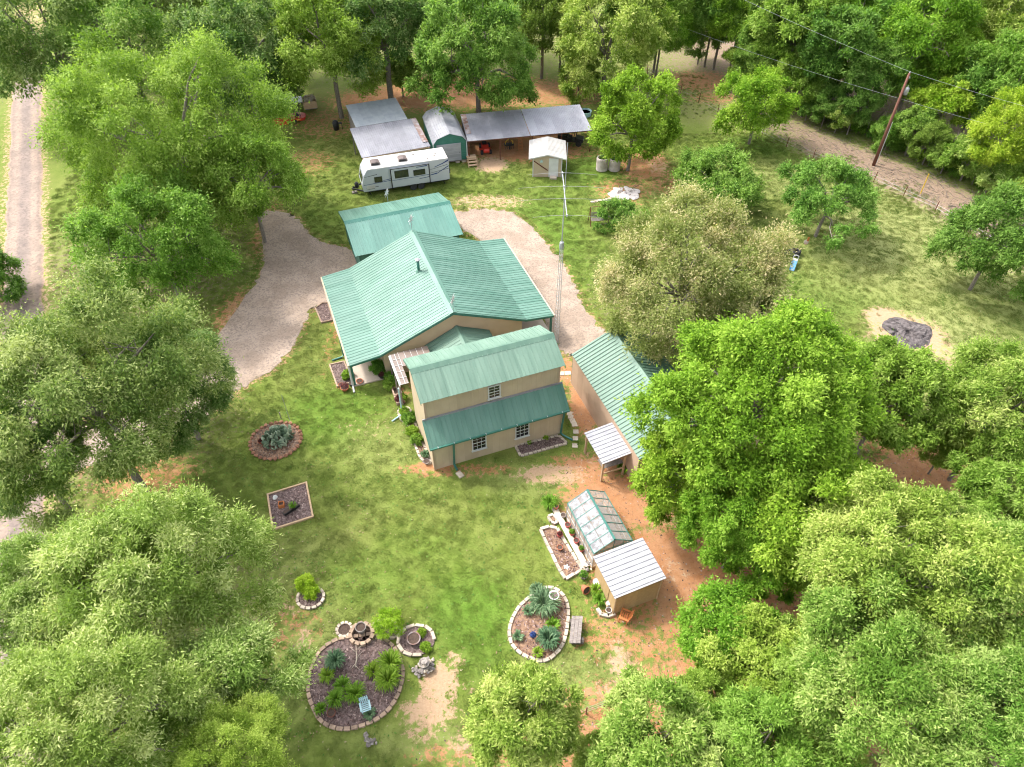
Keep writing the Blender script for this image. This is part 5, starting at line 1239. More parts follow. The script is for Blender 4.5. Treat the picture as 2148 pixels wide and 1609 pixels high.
def bed(name, P, lab, soil, border, sl=.32, sw=.15, sh=.13, seed=1, closed=True, gap=.055, rocks=False, skip=()):
    c = sum(P, Vector()) / len(P); c.z = 0
    e = empty(name, c, 0, lab, 'garden bed'); r = random.Random(seed)
    BEDP.append([Vector(p) for p in P])
    MB().prism([(p.x - c.x, p.y - c.y, .012) for p in P], (0, 0, 0), (0, 0, .055)).build('soil', M[soil], e)
    if soil != 'soil': chips(e, P, c, seed)
    pts = resample(P, sl, closed); n = len(pts); meshes = []
    for k in range(6):
        m_ = MB()
        if rocks: m_.rock((0, 0, 0), sl * .5, r, 1, (1, .8, .7))
        else:
            m_.box((0, 0, 0), (sl - gap, sw, sh)); m_.v = [(x + r.uniform(-.012, .012), y + r.uniform(-.014, .014), z + r.uniform(-.01, .01)) for x, y, z in m_.v]
        meshes.append(m_.mesh('border_stone', M[border]))
    for i in range(n if closed else n - 1):
        if i in skip: continue
        p, q = pts[i], pts[(i + 1) % n]; d = q - p
        o = link('border_stone', meshes[r.randrange(6)], e, ((p.x + q.x) / 2 - c.x, (p.y + q.y) / 2 - c.y, sh / 2 + .005))
        o.rotation_euler = (r.uniform(-.05, .05), r.uniform(-.05, .05), math.atan2(d.y, d.x) + r.uniform(-.07, .07) + (r.uniform(-.5, .5) if rocks else 0))
        s = d.length / sl; o.scale = (s, 1, 1)
    return e
def px(*pts): return [G(x, y) for x, y in pts]
oval = smooth_loop(px((710, 1342), (679, 1360), (658, 1389), (649, 1423), (647, 1452), (656, 1483), (671, 1511), (695, 1526), (721, 1531), (750, 1526), (781, 1515), (810, 1496), (831, 1467), (843, 1436), (846, 1410), (841, 1386), (830, 1363), (815, 1347), (789, 1331), (750, 1336)), 4)
bed('garden_bed', oval, 'largest oval mulch bed ringed with tan bricks at the lower left', 'mulch', 'brick', .36, .17, .14, 1)
def ring(cx, cy, rx, ry, n=28):
    c, a_, b_ = G(cx, cy), 0, 0; X, Y, a_, b_ = ell(cx, cy, rx, ry)
    return [Vector((X + a_ * math.cos(k * 6.2832 / n), Y + b_ * math.sin(k * 6.2832 / n), 0)) for k in range(n)]
bed('garden_bed', ring(760, 1333, 24, 22), 'tight round brick planter ring with an urn at the top of the large oval bed', 'soil', 'brick', .3, .2, .3, 2)
bed('garden_bed', ring(723, 1322, 16, 15), 'tiny round stone-edged bed left of the urn ring', 'soil', 'border', .24, .14, .14, 3)
bed('garden_bed', ring(873, 1344, 39, 32), 'round bed ringed with long cream blocks around a brown pot', 'mulch', 'border', .5, .17, .16, 4, skip=(9, 10))
bed('garden_bed', smooth_loop(px((782, 1312), (800, 1302), (822, 1300), (838, 1318), (838, 1334), (822, 1340), (800, 1330)), 4), 'small bed with cream stones around a lime green shrub', 'mulch', 'border', .3, .14, .13, 5)
bed('garden_bed', ring(652, 1255, 28, 22), 'small stone ring bed around a lime shrub on the left lawn', 'mulch', 'border', .3, .15, .14, 6)
kid = smooth_loop(px((1148, 1233), (1128, 1242), (1108, 1256), (1088, 1275), (1074, 1300), (1068, 1325), (1072, 1350), (1090, 1370), (1115, 1383), (1140, 1388), (1163, 1375), (1180, 1353), (1188, 1325), (1192, 1295), (1190, 1268), (1180, 1248), (1165, 1236)), 4)
bed('garden_bed', kid, 'kidney-shaped flower bed edged with cream stones beside the log bench', 'mulch2', 'border', .38, .17, .13, 7)
bed('garden_bed', ring(579, 925, 53, 38, 36), 'round cactus bed ringed with rough red sandstone', 'mulch2', 'redrock', .34, .2, .2, 8, rocks=True)
def timber_bed(P, lab, soil, m='timber', t=.1, h=.14):
    c = sum(P, Vector()) / len(P); e = empty('garden_bed', c, 0, lab, 'garden bed'); BEDP.append(list(P))
    MB().prism([(p.x - c.x, p.y - c.y, .012) for p in P], (0, 0, 0), (0, 0, .06)).build('soil', M[soil], e)
    if soil != 'soil': chips(e, P, c, int(abs(c.x * 10)))
    n = len(P)
    for i in range(n):
        p, q = P[i] - c, P[(i + 1) % n] - c; d = (q - p).normalized() * t / 2
        MB().beam(p - d + Vector((0, 0, h / 2 + .004 * (i % 2))), q + d * (-1 if i % 2 else 1) + Vector((0, 0, h / 2 + .004 * (i % 2))), t, h).build('border_timber', M[m], e)
    return e
timber_bed(px((562, 1039), (643, 1014), (657, 1085), (573, 1112)), 'square mulch bed framed with timber on the left lawn', 'mulch')
timber_bed(px((692, 767), (722, 760), (741, 803), (708, 812)), 'rectangular gravel bed with pink timber edging at the porch corner', 'mulch', 'brick')
timber_bed(px((662, 648), (676, 637), (688, 637), (699, 673), (675, 678)), 'small six-sided mulch bed against the left porch', 'mulch', 'brick')
bed('garden_bed', px((1133, 1112), (1164, 1103), (1222, 1198), (1183, 1217)), 'leafy rectangular bed with cream blocks beside the greenhouse', 'mulch2', 'border', .62, .17, .16, 9)
bed('garden_bed', px((1149, 1085), (1160, 1079), (1172, 1098), (1160, 1103)), 'tiny cream-edged bed above the rectangular greenhouse bed', 'mulch2', 'border', .4, .15, .15, 10)
bed('garden_bed', px((1081, 936), (1092, 958), (1190, 931), (1172, 915)), 'narrow mulch bed edged with cream bricks under the right front window', 'mulch', 'border', .3, .16, .12, 11)
bed('garden_bed', smooth_loop(px((836, 862), (842, 882), (856, 892), (864, 912), (874, 942), (885, 966), (906, 972), (884, 925), (868, 880), (856, 856)), 3), 'long planted bed with cream edging along the wing side wall', 'mulch2', 'border', .34, .15, .13, 12)
timber_bed(px((822, 817), (837, 813), (843, 829), (828, 833)), 'small brick planter square nearest the porch plants', 'soil', 'brick', .1, .25)
timber_bed(px((829, 836), (843, 832), (849, 845), (834, 850)), 'small brick planter square with dark red plants', 'soil', 'brick', .1, .25)

# planting
for x, y, R, h, n, k, lab in (
 (705, 1390, .48, .42, 150, 'blue', 'blue-green clump in the upper left of the large oval bed'), (687, 1420, .4, .3, 80, 'lily', 'daylily clump at the left edge of the large oval bed'),
 (721, 1441, .42, .4, 90, 'lily', 'daylily clump in the middle of the large oval bed'), (705, 1470, .45, .4, 100, 'lily', 'daylily clump at the lower left of the large oval bed'),
 (747, 1459, .5, .45, 120, 'lily', 'wide daylily clump above the pale blue chair'), (784, 1411, .4, .4, 80, 'lily', 'small daylily clump left of the thick border planting'),
 (820, 1395, .6, .6, 170, 'lily', 'thick grassy clump at the upper right of the large oval bed'), (815, 1430, .6, .6, 170, 'green' if False else 'lily', 'thick grassy clump at the lower right of the large oval bed'),
 (674, 1490, .3, .3, 50, 'lily', 'small sprouting clump at the lower left brick edge'), (776, 1500, .3, .25, 50, 'blue', 'small blue-green clump behind the pale blue chair'),
 (1141, 1272, .75, .6, 240, 'blue', 'large blue-green agave clump in the kidney bed'), (1150, 1345, .55, .5, 170, 'blue', 'second blue-green agave clump in the lower kidney bed'), (1126, 1245, .4, .45, 100, 'blue', 'spiky clump at the top of the kidney bed'),
 (1108, 1285, .3, .25, 40, 'blue', 'small spiky clump at the left of the kidney bed'), (1086, 1338, .3, .25, 40, 'blue', 'small spiky clump at the lower left of the kidney bed'), (1160, 1315, .4, .3, 60, 'lily', 'yellowish clump in the middle of the kidney bed'), (1128, 1372, .3, .25, 40, 'green' if False else 'lily', 'small clump at the bottom of the kidney bed'),
 (1250, 1243, .35, .4, 80, 'lily', 'leafy clump nearest the shed corner bench'), (1257, 1262, .35, .35, 80, 'lily', 'leafy clump along the shed wall'), (893, 958, .3, .35, 60, 'blue', 'grey-green clump at the front end of the wing bed'), (1153, 1060, .5, .45, 140, 'lily', 'grassy clump behind the red pot at the greenhouse corner'),
 (1110, 931, .18, .15, 24, 'lily', 'small sprout at the left of the front window bed'), (1145, 922, .2, .18, 30, 'lily', 'small sprout in the middle of the front window bed')):
    strap('strap_leaf_plant', G(x, y) + Vector((0, 0, .06)), R * 1.25, h * 1.1, int(n * 1.6), k, lab, w=.03 if k == 'blue' else .02, stiff=.8 if k == 'blue' else .55)
for x, y, R, k, lab, sd in (
 (819, 1320, .8, 'lime', 'lime green feathery shrub right of the urn ring', 1), (642, 1232, .5, 'lime', 'airy lime shrub growing over the small stone ring', 2), (656, 1246, .4, 'lime', 'low lime sprout inside the small stone ring', 9),
 (797, 780, .6, 'green', 'dark green shrub under the porch gable edge', 3), (828, 800, .6, 'green', 'leafy green shrub at the inner corner by the covered walk', 4), (818, 812, .45, 'green', 'smaller leafy shrub beside the brick planters', 5),
 (858, 884, .42, 'green', 'bright round shrub in the upper wing bed', 6), (866, 908, .34, 'lily', 'leafy plant in the middle of the wing bed', 7), (876, 928, .4, 'green', 'green plant in the lower wing bed', 8), (848, 866, .3, 'lily', 'low plant at the top of the wing bed', 10),
 (730, 792, .38, 'lily', 'pale green plant in the porch corner gravel bed', 11), (845, 838, .25, 'lily', 'pale green plant on the brick planter square', 12), (838, 842, .28, 'red', 'dark burgundy plant in the lower brick planter', 13),
 (1306, 985, .3, 'green', 'small green weed at the barn corner under the lean-to', 14), (884, 1330, .18, 'lily', 'small sprout above the brown pot in the block ring', 15), (893, 1360, .2, 'lily', 'small yellow-green sprout in the lower block ring', 16)):
    bush('shrub', G(x, y) + Vector((0, 0, .03)), R, k, lab, seed=sd, n=int(1200 + R * 5200), ll=.11, lw=.05 if k != 'lime' else .03)
# prickly pear
def cactus(loc, R, n, lab):
    e = empty('prickly_pear', loc, 0, lab, 'cactus'); r = random.Random(3); shp = []
    for k in range(3):
        m_ = MB(); m_.lathe([(.02, 0), (.07, .06), (.115, .16), (.10, .26), (.04, .31), (.005, .315)], 10, sx=1.0, sy=.2); me = m_.mesh('pad', PM['cactus'], True)
        at = me.attributes.new("tint", 'FLOAT', 'POINT'); at.data.foreach_set("value", np.full(len(me.vertices), (.3, .55, .85)[k], np.float32)); shp.append(me)
    for k in range(n):
        a_ = r.uniform(0, 6.283); d = R * math.sqrt(r.random()); z = max(0, (1 - (d / R) ** 1.6) * .7 * r.random())
        o = link('pad', shp[r.randrange(3)], e, (d * math.cos(a_), d * math.sin(a_), z)); o.rotation_euler = (r.uniform(-.7, .7), r.uniform(-.7, .7), r.uniform(0, 6.28)); s = r.uniform(.8, 1.5); o.scale = (s, s, s)
cactus(G(585, 922) + Vector((0, 0, .06)), .92, 190, 'dense clump of grey-green prickly pear in the red rock ring')

# ---------------------------------------------------------------- pots and ornaments
for i, (x, y, r_, h_, m_, lab, pl) in enumerate((
 (1190, 1108, .16, .24, 'redpot', 'red pot at the upper end of the row beside the greenhouse', None), (1199, 1124, .17, .25, 'redpot', 'second red pot in the row beside the greenhouse', ('green', .14, .2)),
 (1208, 1141, .16, .24, 'redpot', 'third red pot in the row beside the greenhouse', None), (1219, 1158, .17, .25, 'redpot', 'lowest red pot of the row beside the greenhouse', ('green', .12, .2)),
 (1166, 1070, .15, .26, 'redpot', 'single red pot at the top end of the greenhouse walk', None), (1181, 1087, .16, .2, 'greyrock', 'grey pot between the single red pot and the row', None),
 (1174, 1126, .17, .28, 'redpot', 'red pot standing in the leafy greenhouse bed', ('red', .12, .2)), (1174, 1153, .17, .22, 'terra', 'terracotta pot in the middle of the leafy greenhouse bed', None),
 (1224, 1212, .22, .26, 'greyrock', 'grey pot with a dark bushy plant at the end of the greenhouse walk', ('green', .24, .3)), (1267, 1250, .15, .2, 'border', 'small pale pot with a plant on the shed bench', ('green', .13, .2)),
 (1276, 1284, .16, .22, 'white', 'white ring-shaped pot at the shed corner', None), (548, 930, .17, .2, 'terra', 'red clay pot inside the cactus bed', ('red', .12, .14)),
 (760, 1326, .27, .45, 'greyrock', 'grey stone urn standing in the brick ring', None), (869, 1345, .34, .32, 'rust', 'wide brown pot in the middle of the block ring bed', None),
 (887, 1331, .1, .1, 'white', 'small white ring pot beside the wide brown pot', None), (697, 1500, .2, .28, 'rustpost', 'dark rusty pot in the lower left of the large oval bed', None),
 (724, 818, .3, .26, 'terra', 'terracotta bowl of red plants at the porch bed corner', ('red', .26, .2)), (755, 803, .24, .16, 'terra', 'round terracotta dish on the porch slab end', None), (716, 812, .18, .22, 'terra', 'small terracotta pot beside the bowl of red plants', None),
 (802, 793, .24, .3, 'black', 'dark planter at the edge of the porch slab', ('red', .18, .15)), (795, 772, .3, .35, 'greyrock', 'wide grey planter under the gable shrub', None), (737, 809, .16, .2, 'black', 'small black pot at the porch post', None),
 (895, 972, .2, .2, 'greyrock', 'grey stone pot at the front corner of the wing bed', None))):
    pot(G(x, y) + Vector((0, 0, .05)), r_, h_, M[m_], lab, pl, seed=i, z=.12 if i in (0, 1, 2, 3, 4, 5, 12) else 0)
# tipped terracotta pot
o = pot(G(1223, 1236) + Vector((0, 0, .2)), .24, .34, M['terra'], 'large terracotta pot tipped over near the shed', None); o.rotation_euler = (1.2, .2, .5)
# birdbath
e = empty('birdbath', G(1161, 1262) + Vector((0, 0, .06)), 0, 'white pedestal birdbath filled with soil in the kidney bed', 'birdbath')
MB().lathe([(.16, 0), (.14, .05), (.07, .12), (.06, .5), (.1, .56)], 14).build('pedestal', M['border'], e, True)
MB().lathe([(.1, .55), (.26, .62), (.29, .68), (.26, .68), (.2, .64)], 16).build('bowl', M['white'], e, True); MB().lathe([(.01, .655), (.24, .652)], 14).build('soil', M['mulch'], e)
# white tubs by the shed
for x, y, r_, lab in ((1250, 1228, .19, 'white round tub with a lid at the far end of the shed bench'), (1276, 1272, .13, 'white lidded bucket on the near end of the shed bench')):
    e = empty('white_tub', G(x, y), 0, lab, 'tub'); MB().lathe([(r_ * .85, 0), (r_, .36), (r_ * 1.02, .38)], 16).build('tub_wall', M['white'], e); MB().lathe([(r_ * 1.08, .37), (r_ * 1.08, .41), (r_ * .9, .43), (.01, .435)], 16).build('lid', M['white'], e)
# greenhouse walk (raised timber ledge) and shed ledge
def plank(name, A_, B_, w, z, th, m, lab, cat):
    c = (A_ + B_) / 2; e = empty(name, c, 0, lab, cat)
    MB().beam(A_ - c + Vector((0, 0, z)), B_ - c + Vector((0, 0, z)), w, th).build('board', M[m], e)
    for t in (.08, .5, .92):
        p = A_.lerp(B_, t) - c; MB().box((p.x, p.y, (z - th / 2) / 2), (w * .7, .12, z - th / 2)).build('support', M['greywood'], e)
    return e
plank('timber_ledge', G(1162, 1067), G(1229, 1192), .36, .14, .05, 'paver', 'long flat pale ledge along the greenhouse carrying red pots', 'ledge')
plank('timber_ledge', G(1257, 1236), G(1276, 1277), .26, .3, .04, 'timber', 'short plank bench along the shed wall', 'bench')
for k, (x, y, a_, lab) in enumerate(((1257, 1285, -1.1, 'cream corner block nearest the kidney bed'), (1269, 1292, -.25, 'cream block in the middle of the shed corner edging'), (1282, 1291, .35, 'cream block touching the shed corner'))):
    o = MB().box((0, 0, .08), (.42, .19, .16)).build('edging_block', M['border'], None, False, G(x, y)); o.rotation_euler = (0, 0, a_); tag(o, lab, 'block', 'edging blocks at the shed corner')
# white statue and star in the bed
e = empty('stone_ornament', G(1233, 1190), 0, 'pile of white and grey rocks at the foot of the greenhouse ledge', 'rocks'); r = random.Random(5)
for k in range(9): MB().rock((r.uniform(-.25, .25), r.uniform(-.3, .3), .08 + r.uniform(0, .14)), r.uniform(.07, .13), r, 1).build('stone', M['border'] if k % 2 else M['greyrock'], e)
o = MB().prism([(.2 * (1 if k % 2 == 0 else .45) * math.cos(k * math.pi / 5), .2 * (1 if k % 2 == 0 else .45) * math.sin(k * math.pi / 5), 0) for k in range(10)], (0, 0, 0), (0, 0, .04)).build('star_stone', M['white'], None, False, G(1188, 1191) + Vector((0, 0, .07))); tag(o, 'white star-shaped stone lying in the leafy greenhouse bed', 'ornament')
# rock fountain and fire ring piles
def rockpile(loc, R, h, n, lab, m1, m2, sd):
    e = empty('rock_pile', loc, 0, lab, 'rocks'); r = random.Random(sd)
    for k in range(n):
        t = k / n; a_ = r.uniform(0, 6.28); d = R * (1 - t) * r.uniform(.6, 1.05)
        MB().rock((d * math.cos(a_), d * math.sin(a_), .06 + h * t), r.uniform(.07, .13), r, 1).build('stone', M[m1 if k % 3 else m2], e)
    return e
e = rockpile(G(891, 1402), .6, .42, 64, 'stacked stone fountain with a basin below the block ring', 'greyrock', 'border', 1)
MB().lathe([(.2, .35), (.28, .42), (.28, .48), (.24, .48), (.18, .44)], 14, (0, .1, 0)).build('basin', M['greyrock'], e); MB().lathe([(.1, .44), (.12, .62), (.18, .68), (.05, .72)], 12, (.02, .1, 0)).build('spout', M['greyrock'], e)
rockpile(G(774, 1555), .36, .25, 16, 'small heap of dark field stones below the large oval bed', 'greyrock', 'greyrock', 2)
rockpile(G(2040, 437), .5, .3, 14, 'heap of orange rubble at the end of the dry verge', 'redrock', 'border', 3)
# driftwood in the oval bed
e = MB(); 
e.tube([(0, -.5, .08), (.03, -.1, .16), (-.04, .3, .22), (-.1, .6, .3)], [.035, .04, .03, .012], 6)
for s in ((.03, -.1, .16, .3, .2, .35), (-.02, .2, .2, -.4, .45, .35), (-.04, .3, .22, .3, .55, .4), (0, -.4, .1, .25, -.65, .12), (0, -.3, .1, -.2, -.6, .1)): e.tube([s[:3], ((s[0] + s[3]) / 2, (s[1] + s[4]) / 2, max(s[2], s[5]) * .95), s[3:]], [.025, .018, .006], 5)
o = e.build('driftwood', M['border'], None, True, G(749, 1382) + Vector((0, 0, .05))); tag(o, 'bleached branching driftwood on the mulch of the large oval bed', 'driftwood')
# pale blue chair
def slat_chair(name, loc, rz, m, lab, s=1.0, ns=5):
    e = empty(name, loc, rz, lab, 'chair')
    for x in (-.25, .25):
        for y, h in ((-.22, .4), (.2, .4)): MB().box((x * s, y * s, h * s / 2), (.05 * s, .05 * s, h * s)).build('leg', m, e)
        MB().box((x * s * 1.12, 0, .58 * s), (.1 * s, .55 * s, .03 * s)).build('armrest', m, e); MB().box((x * s * 1.12, -.22 * s, .49 * s), (.04 * s, .04 * s, .18 * s)).build('arm_support', m, e)
    for k in range(ns): MB().box((0, (-.24 + k * .46 / (ns - 1)) * s, .4 * s), (.56 * s, .075 * s, .025 * s)).build('seat_slat', m, e)
    for k in range(ns): MB().box(((-.22 + k * .44 / (ns - 1)) * s, .3 * s, .7 * s), (.07 * s, .025 * s, .66 * s), m=Matrix.Rotation(-.28, 3, 'X')).build('back_slat', m, e)
    MB().box((0, .33 * s, .86 * s), (.54 * s, .03 * s, .06 * s), m=Matrix.Rotation(-.28, 3, 'X')).build('back_rail', m, e)
slat_chair('garden_chair', G(769, 1489) + Vector((0, 0, .06)), .35, M['ltblue'], 'small pale blue slatted chair in the large oval bed', .8)
slat_chair('adirondack_chair', G(1309, 1300), -2.0, M['orangewood'], 'orange-stained wooden chair in the shade of the shed corner', 1.0)
# log bench
e = empty('log_bench', G(1208, 1328), 0, 'weathered plank bench on log stumps beside the kidney bed', 'bench')
for k in range(3): MB().beam(Vector((-.22 + k * .2 + .12, .75, .42)), Vector((-.22 + k * .2 - .12, -.75, .42)), .185, .07).build('plank', M['greywood'], e)
for y in (-.5, .5): MB().tube([(-.3, y, .19), (.35, y, .19)], .19, 10).build('log', M['bark'], e)
# gazing ball and iris stand
e = empty('plant_stand', G(1118, 1340) + Vector((0, 0, .06)), 0, 'dark blue glazed ornament with leafy fins in the kidney bed', 'ornament')
MB().lathe([(.05, 0), (.05, .25), (.03, .27)], 8).build('stand', M['rustpost'], e); MB().lathe([(.02, .25), (.13, .3), (.18, .4), (.15, .5), (.05, .56)], 12).build('bowl', M['navy'], e, True)
for k in range(6): MB().prism([(0, 0, .5), (.04, 0, .6), (.16, 0, .66), (.1, 0, .54)], (0, -.01, 0), (0, .01, 0)).build('fin', M['navy'], e).rotation_euler = (0, 0, k * 1.05)
# square bed contents
o = MB().rock((0, 0, .08), .16, random.Random(4), 2).build('white_stone', M['white'], None, False, G(578, 1046) + Vector((0, 0, .05))); tag(o, 'white stone in the corner of the square timber bed', 'stone')
e = empty('square_planter', G(592, 1063) + Vector((0, 0, .06)), .15, 'small orange square wooden planter in the square bed', 'planter')
for s in (-1, 1): MB().box((s * .15, 0, .16), (.035, .33, .32)).build('side', M['orangewood'], e); MB().box((0, s * .15, .16), (.26, .034, .318)).build('side', M['orangewood'], e)
MB().box((0, 0, .12), (.26, .26, .2)).build('soil', M['soil'], e)
pa, pb = G(597, 1083), G(628, 1062)
e = empty('trough_planter', (pa + pb) / 2 + Vector((0, 0, .06)), math.atan2(pb.y - pa.y, pb.x - pa.x), 'black oblong trough planter lying across the square bed', 'planter')
lt = (pb - pa).length
MB().prism([(-lt / 2, -.13, .26), (-lt / 2, .13, .26), (-lt / 2, .1, 0), (-lt / 2, -.1, 0)], (0, 0, 0), (lt, 0, 0)).build('trough', M['black'], e)
MB().box((0, 0, .262), (lt - .05, .2, .012)).build('soil', M['soil'], e); strap('plant', (.15, 0, .26), .32, .3, 50, 'lily', None, parent=e, w=.014)
# flag pole and sprinkler stake on the lawn
o = MB().tube([(0, 0, 0), (0, 0, 2.6)], [.022, .014], 6).build('garden_pole', M['whitemetal'], None, False, G(609, 884)); tag(o, 'thin pale pole standing in the lawn above the cactus bed', 'pole')
o = MB().tube([(0, 0, 0), (0, 0, .45), (.02, 0, .6)], [.03, .03, .05], 6).build('lawn_stake', M['greywood'], None, False, G(590, 878)); tag(o, 'short dark stake in the lawn beside the thin pale pole', 'stake')
# stepping stones
for k, (x, y, lab) in enumerate(((1195, 868, 'topmost'), (1197, 875, 'second'), (1201, 883, 'third'), (1205, 891, 'fourth'), (1208, 906, 'fifth'), (1207, 920, 'sixth'), (1206, 935, 'lowest'))):
    o = MB().box((0, 0, .02), (.36, .36, .05)).build('stepping_stone', M['paver'], None, False, G(x, y)); o.rotation_euler = (0, 0, (-.2, -.15, .25, .2, 0, -.05, -.06)[k]); tag(o, lab + ' of the square stepping stones between the wing and the barn', 'paver', 'stepping stones beside the wing')
for x, y, lab in ((1177, 784, 'left'), (1191, 783, 'right')):
    o = MB().box((0, 0, .02), (.44, .38, .05)).build('stepping_stone', M['paver'], None, False, G(x, y)); o.rotation_euler = (0, 0, .1); tag(o, lab + ' one of two pavers between the wing roof and the barn corner', 'paver', 'stepping stones beside the wing')

# ---------------------------------------------------------------- back yard things
# garden swing
e = empty('garden_swing', G(1255, 468), .1, 'dark metal garden swing bench on the antenna lawn', 'swing')
for x in (-.85, .85):
    for s in (-1, 1): MB().tube([(x, s * .55, 0), (x, 0, 1.75)], .03, 6).build('leg', M['rustpost'], e)
MB().tube([(-.9, 0, 1.75), (.9, 0, 1.75)], .03, 6).build('top_bar', M['rustpost'], e)
for k in range(4): MB().box((0, -.3 + k * .14, .48), (1.45, .1, .03)).build('seat_slat', M['greywood'], e)
for k in range(4): MB().box((0, .22 + k * .03, .58 + k * .12), (1.45, .025, .09)).build('back_slat', M['greywood'], e)
for x in (-.68, .68): MB().tube([(x, 0, 1.73), (x, -.1, .5)], .012, 5).build('chain', M['steel'], e)
# concrete tanks
for x, y, h_, lab in ((1262, 362, 1.35, 'left of two weathered concrete water tanks under the round lawn tree'), (1288, 362, 1.25, 'right of two weathered concrete water tanks under the round lawn tree')):
    e = empty('water_tank', G(x, y - 6), 0, lab, 'tank', 'concrete tanks')
    MB().lathe([(.52, 0), (.6, .05), (.62, h_ * .9), (.58, h_), (.48, h_), (.46, h_ * .8)], 18).build('tank_wall', mat('stained_concrete', (.52, .46, .42), (.33, .28, .25), 1.6, rough=.9, bump=.3), e); MB().lathe([(.01, h_ * .82), (.47, h_ * .81)], 16).build('water', M['glass'], e)
    bush('plant', (0.1, .1, h_ * .8), .4, 'green', None, parent=e, n=700, seed=int(x))

# pale rock slab with dead branches
rk = G(1312, 408)
e = empty('rock_bed', rk, 0, 'flat pale rock slabs with dead brush at the foot of the round lawn tree', 'rocks'); r = random.Random(8)
for k in range(30):
    a_ = r.uniform(0, 6.28); d = math.sqrt(r.random())
    m_ = MB().rock((0, 0, 0), r.uniform(.3, .5), r, 2, (1, .8, .22)); o = m_.build('slab', mat('pale_slab', (.58, .52, .49), (.44, .39, .37), 2, rough=.85, bump=.3) if k == 0 else bpy.data.materials['pale_slab'], e, False, (d * 1.7 * math.cos(a_), d * 1.05 * math.sin(a_), .06 + r.uniform(0, .06))); o.rotation_euler = (0, 0, r.uniform(0, 6.28))
for k in range(9):
    a_ = r.uniform(0, 6.28); m_ = MB(); b_ = Vector((r.uniform(-1, 1), r.uniform(-.4, 1.3), .1))
    v = Vector((math.cos(a_), math.sin(a_), r.uniform(.2, .6))) * r.uniform(.5, 1.0); m_.tube([b_, b_ + v * .5 + Vector((0, 0, .12)), b_ + v], [.025, .018, .005], 5)
    for q in range(4): w_ = Vector((r.uniform(-1, 1), r.uniform(-1, 1), r.uniform(0, .6))) * .35; s_ = b_ + v * r.uniform(.3, .9); m_.tube([s_, s_ + w_], [.012, .003], 4)
    m_.build('dead_branch', M['bark'], e)
for k in range(8):
    p = G(1243 + k * 7.5, 424 - k * 1.3); o = MB().rock((0, 0, .05), .22, random.Random(k), 1, (1.2, .8, .35)).build('path_stone', M['border'], e, False, p - rk)
# tub and blue sheet
e = empty('stock_tub', G(1227, 242), 0, 'round blue stock tub behind the clean pale carport', 'tub'); MB().lathe([(.62, 0), (.7, .05), (.72, .5), (.76, .55), (.68, .55), (.64, .1), (.01, .1)], 20).build('tub_wall', M['ltblue'], e); MB().lathe([(.01, .36), (.67, .36)], 16).build('water', M['glass'], e)
o = MB().prism([(-.7, -.35, 0), (.6, -.5, 0), (.75, .3, 0), (-.5, .45, 0)], (0, 0, .02), (0, 0, .06)).build('plastic_sled', M['blue'], None, False, G(1102, 177)); tag(o, 'blue plastic sheet lying on bare soil behind the outbuildings', 'sheet')
# under the carports
def mower(loc, rz):
    e = empty('riding_mower', loc, rz, 'red riding mower parked under the rust-streaked carport', 'mower')
    for x in (-.45, .45):
        for y, rr in ((-.6, .24), (.55, .34)):
            w_ = link('wheel', MB().lathe([(rr * .5, -.11), (rr * .92, -.12), (rr, -.07), (rr, .07), (rr * .92, .12), (rr * .5, .11)], 14).mesh('wheel', M['rubber']), e, (x, y, rr)); w_.rotation_euler = (0, math.pi / 2, 0)
            MB().lathe([(rr * .5, -.08), (rr * .48, .08), (.02, .09)], 10).build('rim', M['white'], w_)
    MB().prism([(-.3, -.95, .35), (-.3, -.1, .35), (-.3, -.1, .85), (-.3, -.85, .72), (-.3, -.98, .55)], (0, 0, 0), (.6, 0, 0)).build('hood', M['red'], e)
    MB().box((0, .4, .52), (.75, .8, .2)).build('fender', M['red'], e); MB().box((0, -.05, .26), (1.15, .75, .16)).build('cutting_deck', M['red'], e)
    s = MB().box((0, .35, .68), (.46, .42, .12)).build('seat', M['black'], e); MB().box((0, .6, .9), (.44, .09, .4)).build('backrest', M['black'], s)
    MB().tube([(0, -.15, .82), (0, 0, 1.0)], .025, 6).build('steering_column', M['black'], e)
    w_ = MB(); w_.tube([(.17 * math.cos(k * .5236), .17 * math.sin(k * .5236), 0) for k in range(13)], .018, 5, False); o = w_.build('steering_wheel', M['black'], e, False, (0, 0, 1.0)); o.rotation_euler = (-.6, 0, 0)
mower(G(1018, 318), .19)
o = empty('wooden_ladder', G(1092, 316), .3, 'orange-stained ladder leaning under the carport', 'ladder')
for x in (-.18, .18): MB().beam((x, 0, 0), (x + .1, .55, 2.1), .05, .08).build('rail', M['orangewood'], o)
for k in range(6): t = (k + .6) / 6.5; MB().beam((-.18 + .1 * t, .55 * t, 2.1 * t), (.18 + .1 * t, .55 * t, 2.1 * t), .04, .03).build('rung', M['orangewood'], o)
o = empty('tractor_implement', G(1068, 312), .2, 'black and yellow tractor attachment standing under the carport', 'implement')
MB().tube([(-.4, 0, .3), (-.4, 0, .8), (0, 0, 1.15), (.4, 0, .8), (.4, 0, .3)], .05, 6).build('hoop', M['yellow'], o); MB().box((0, .1, .45), (1.0, .4, .2)).build('frame', M['black'], o)
for k in range(5): MB().beam((-.44 + .22 * k, .1, .4), (-.44 + .22 * k, -.12, .02), .05, .03).build('tine', M['black'], o)
MB().tube([(.05, -.2, 0), (.05, -.2, 1.3)], .05, 6).build('stand_post', M['black'], o)
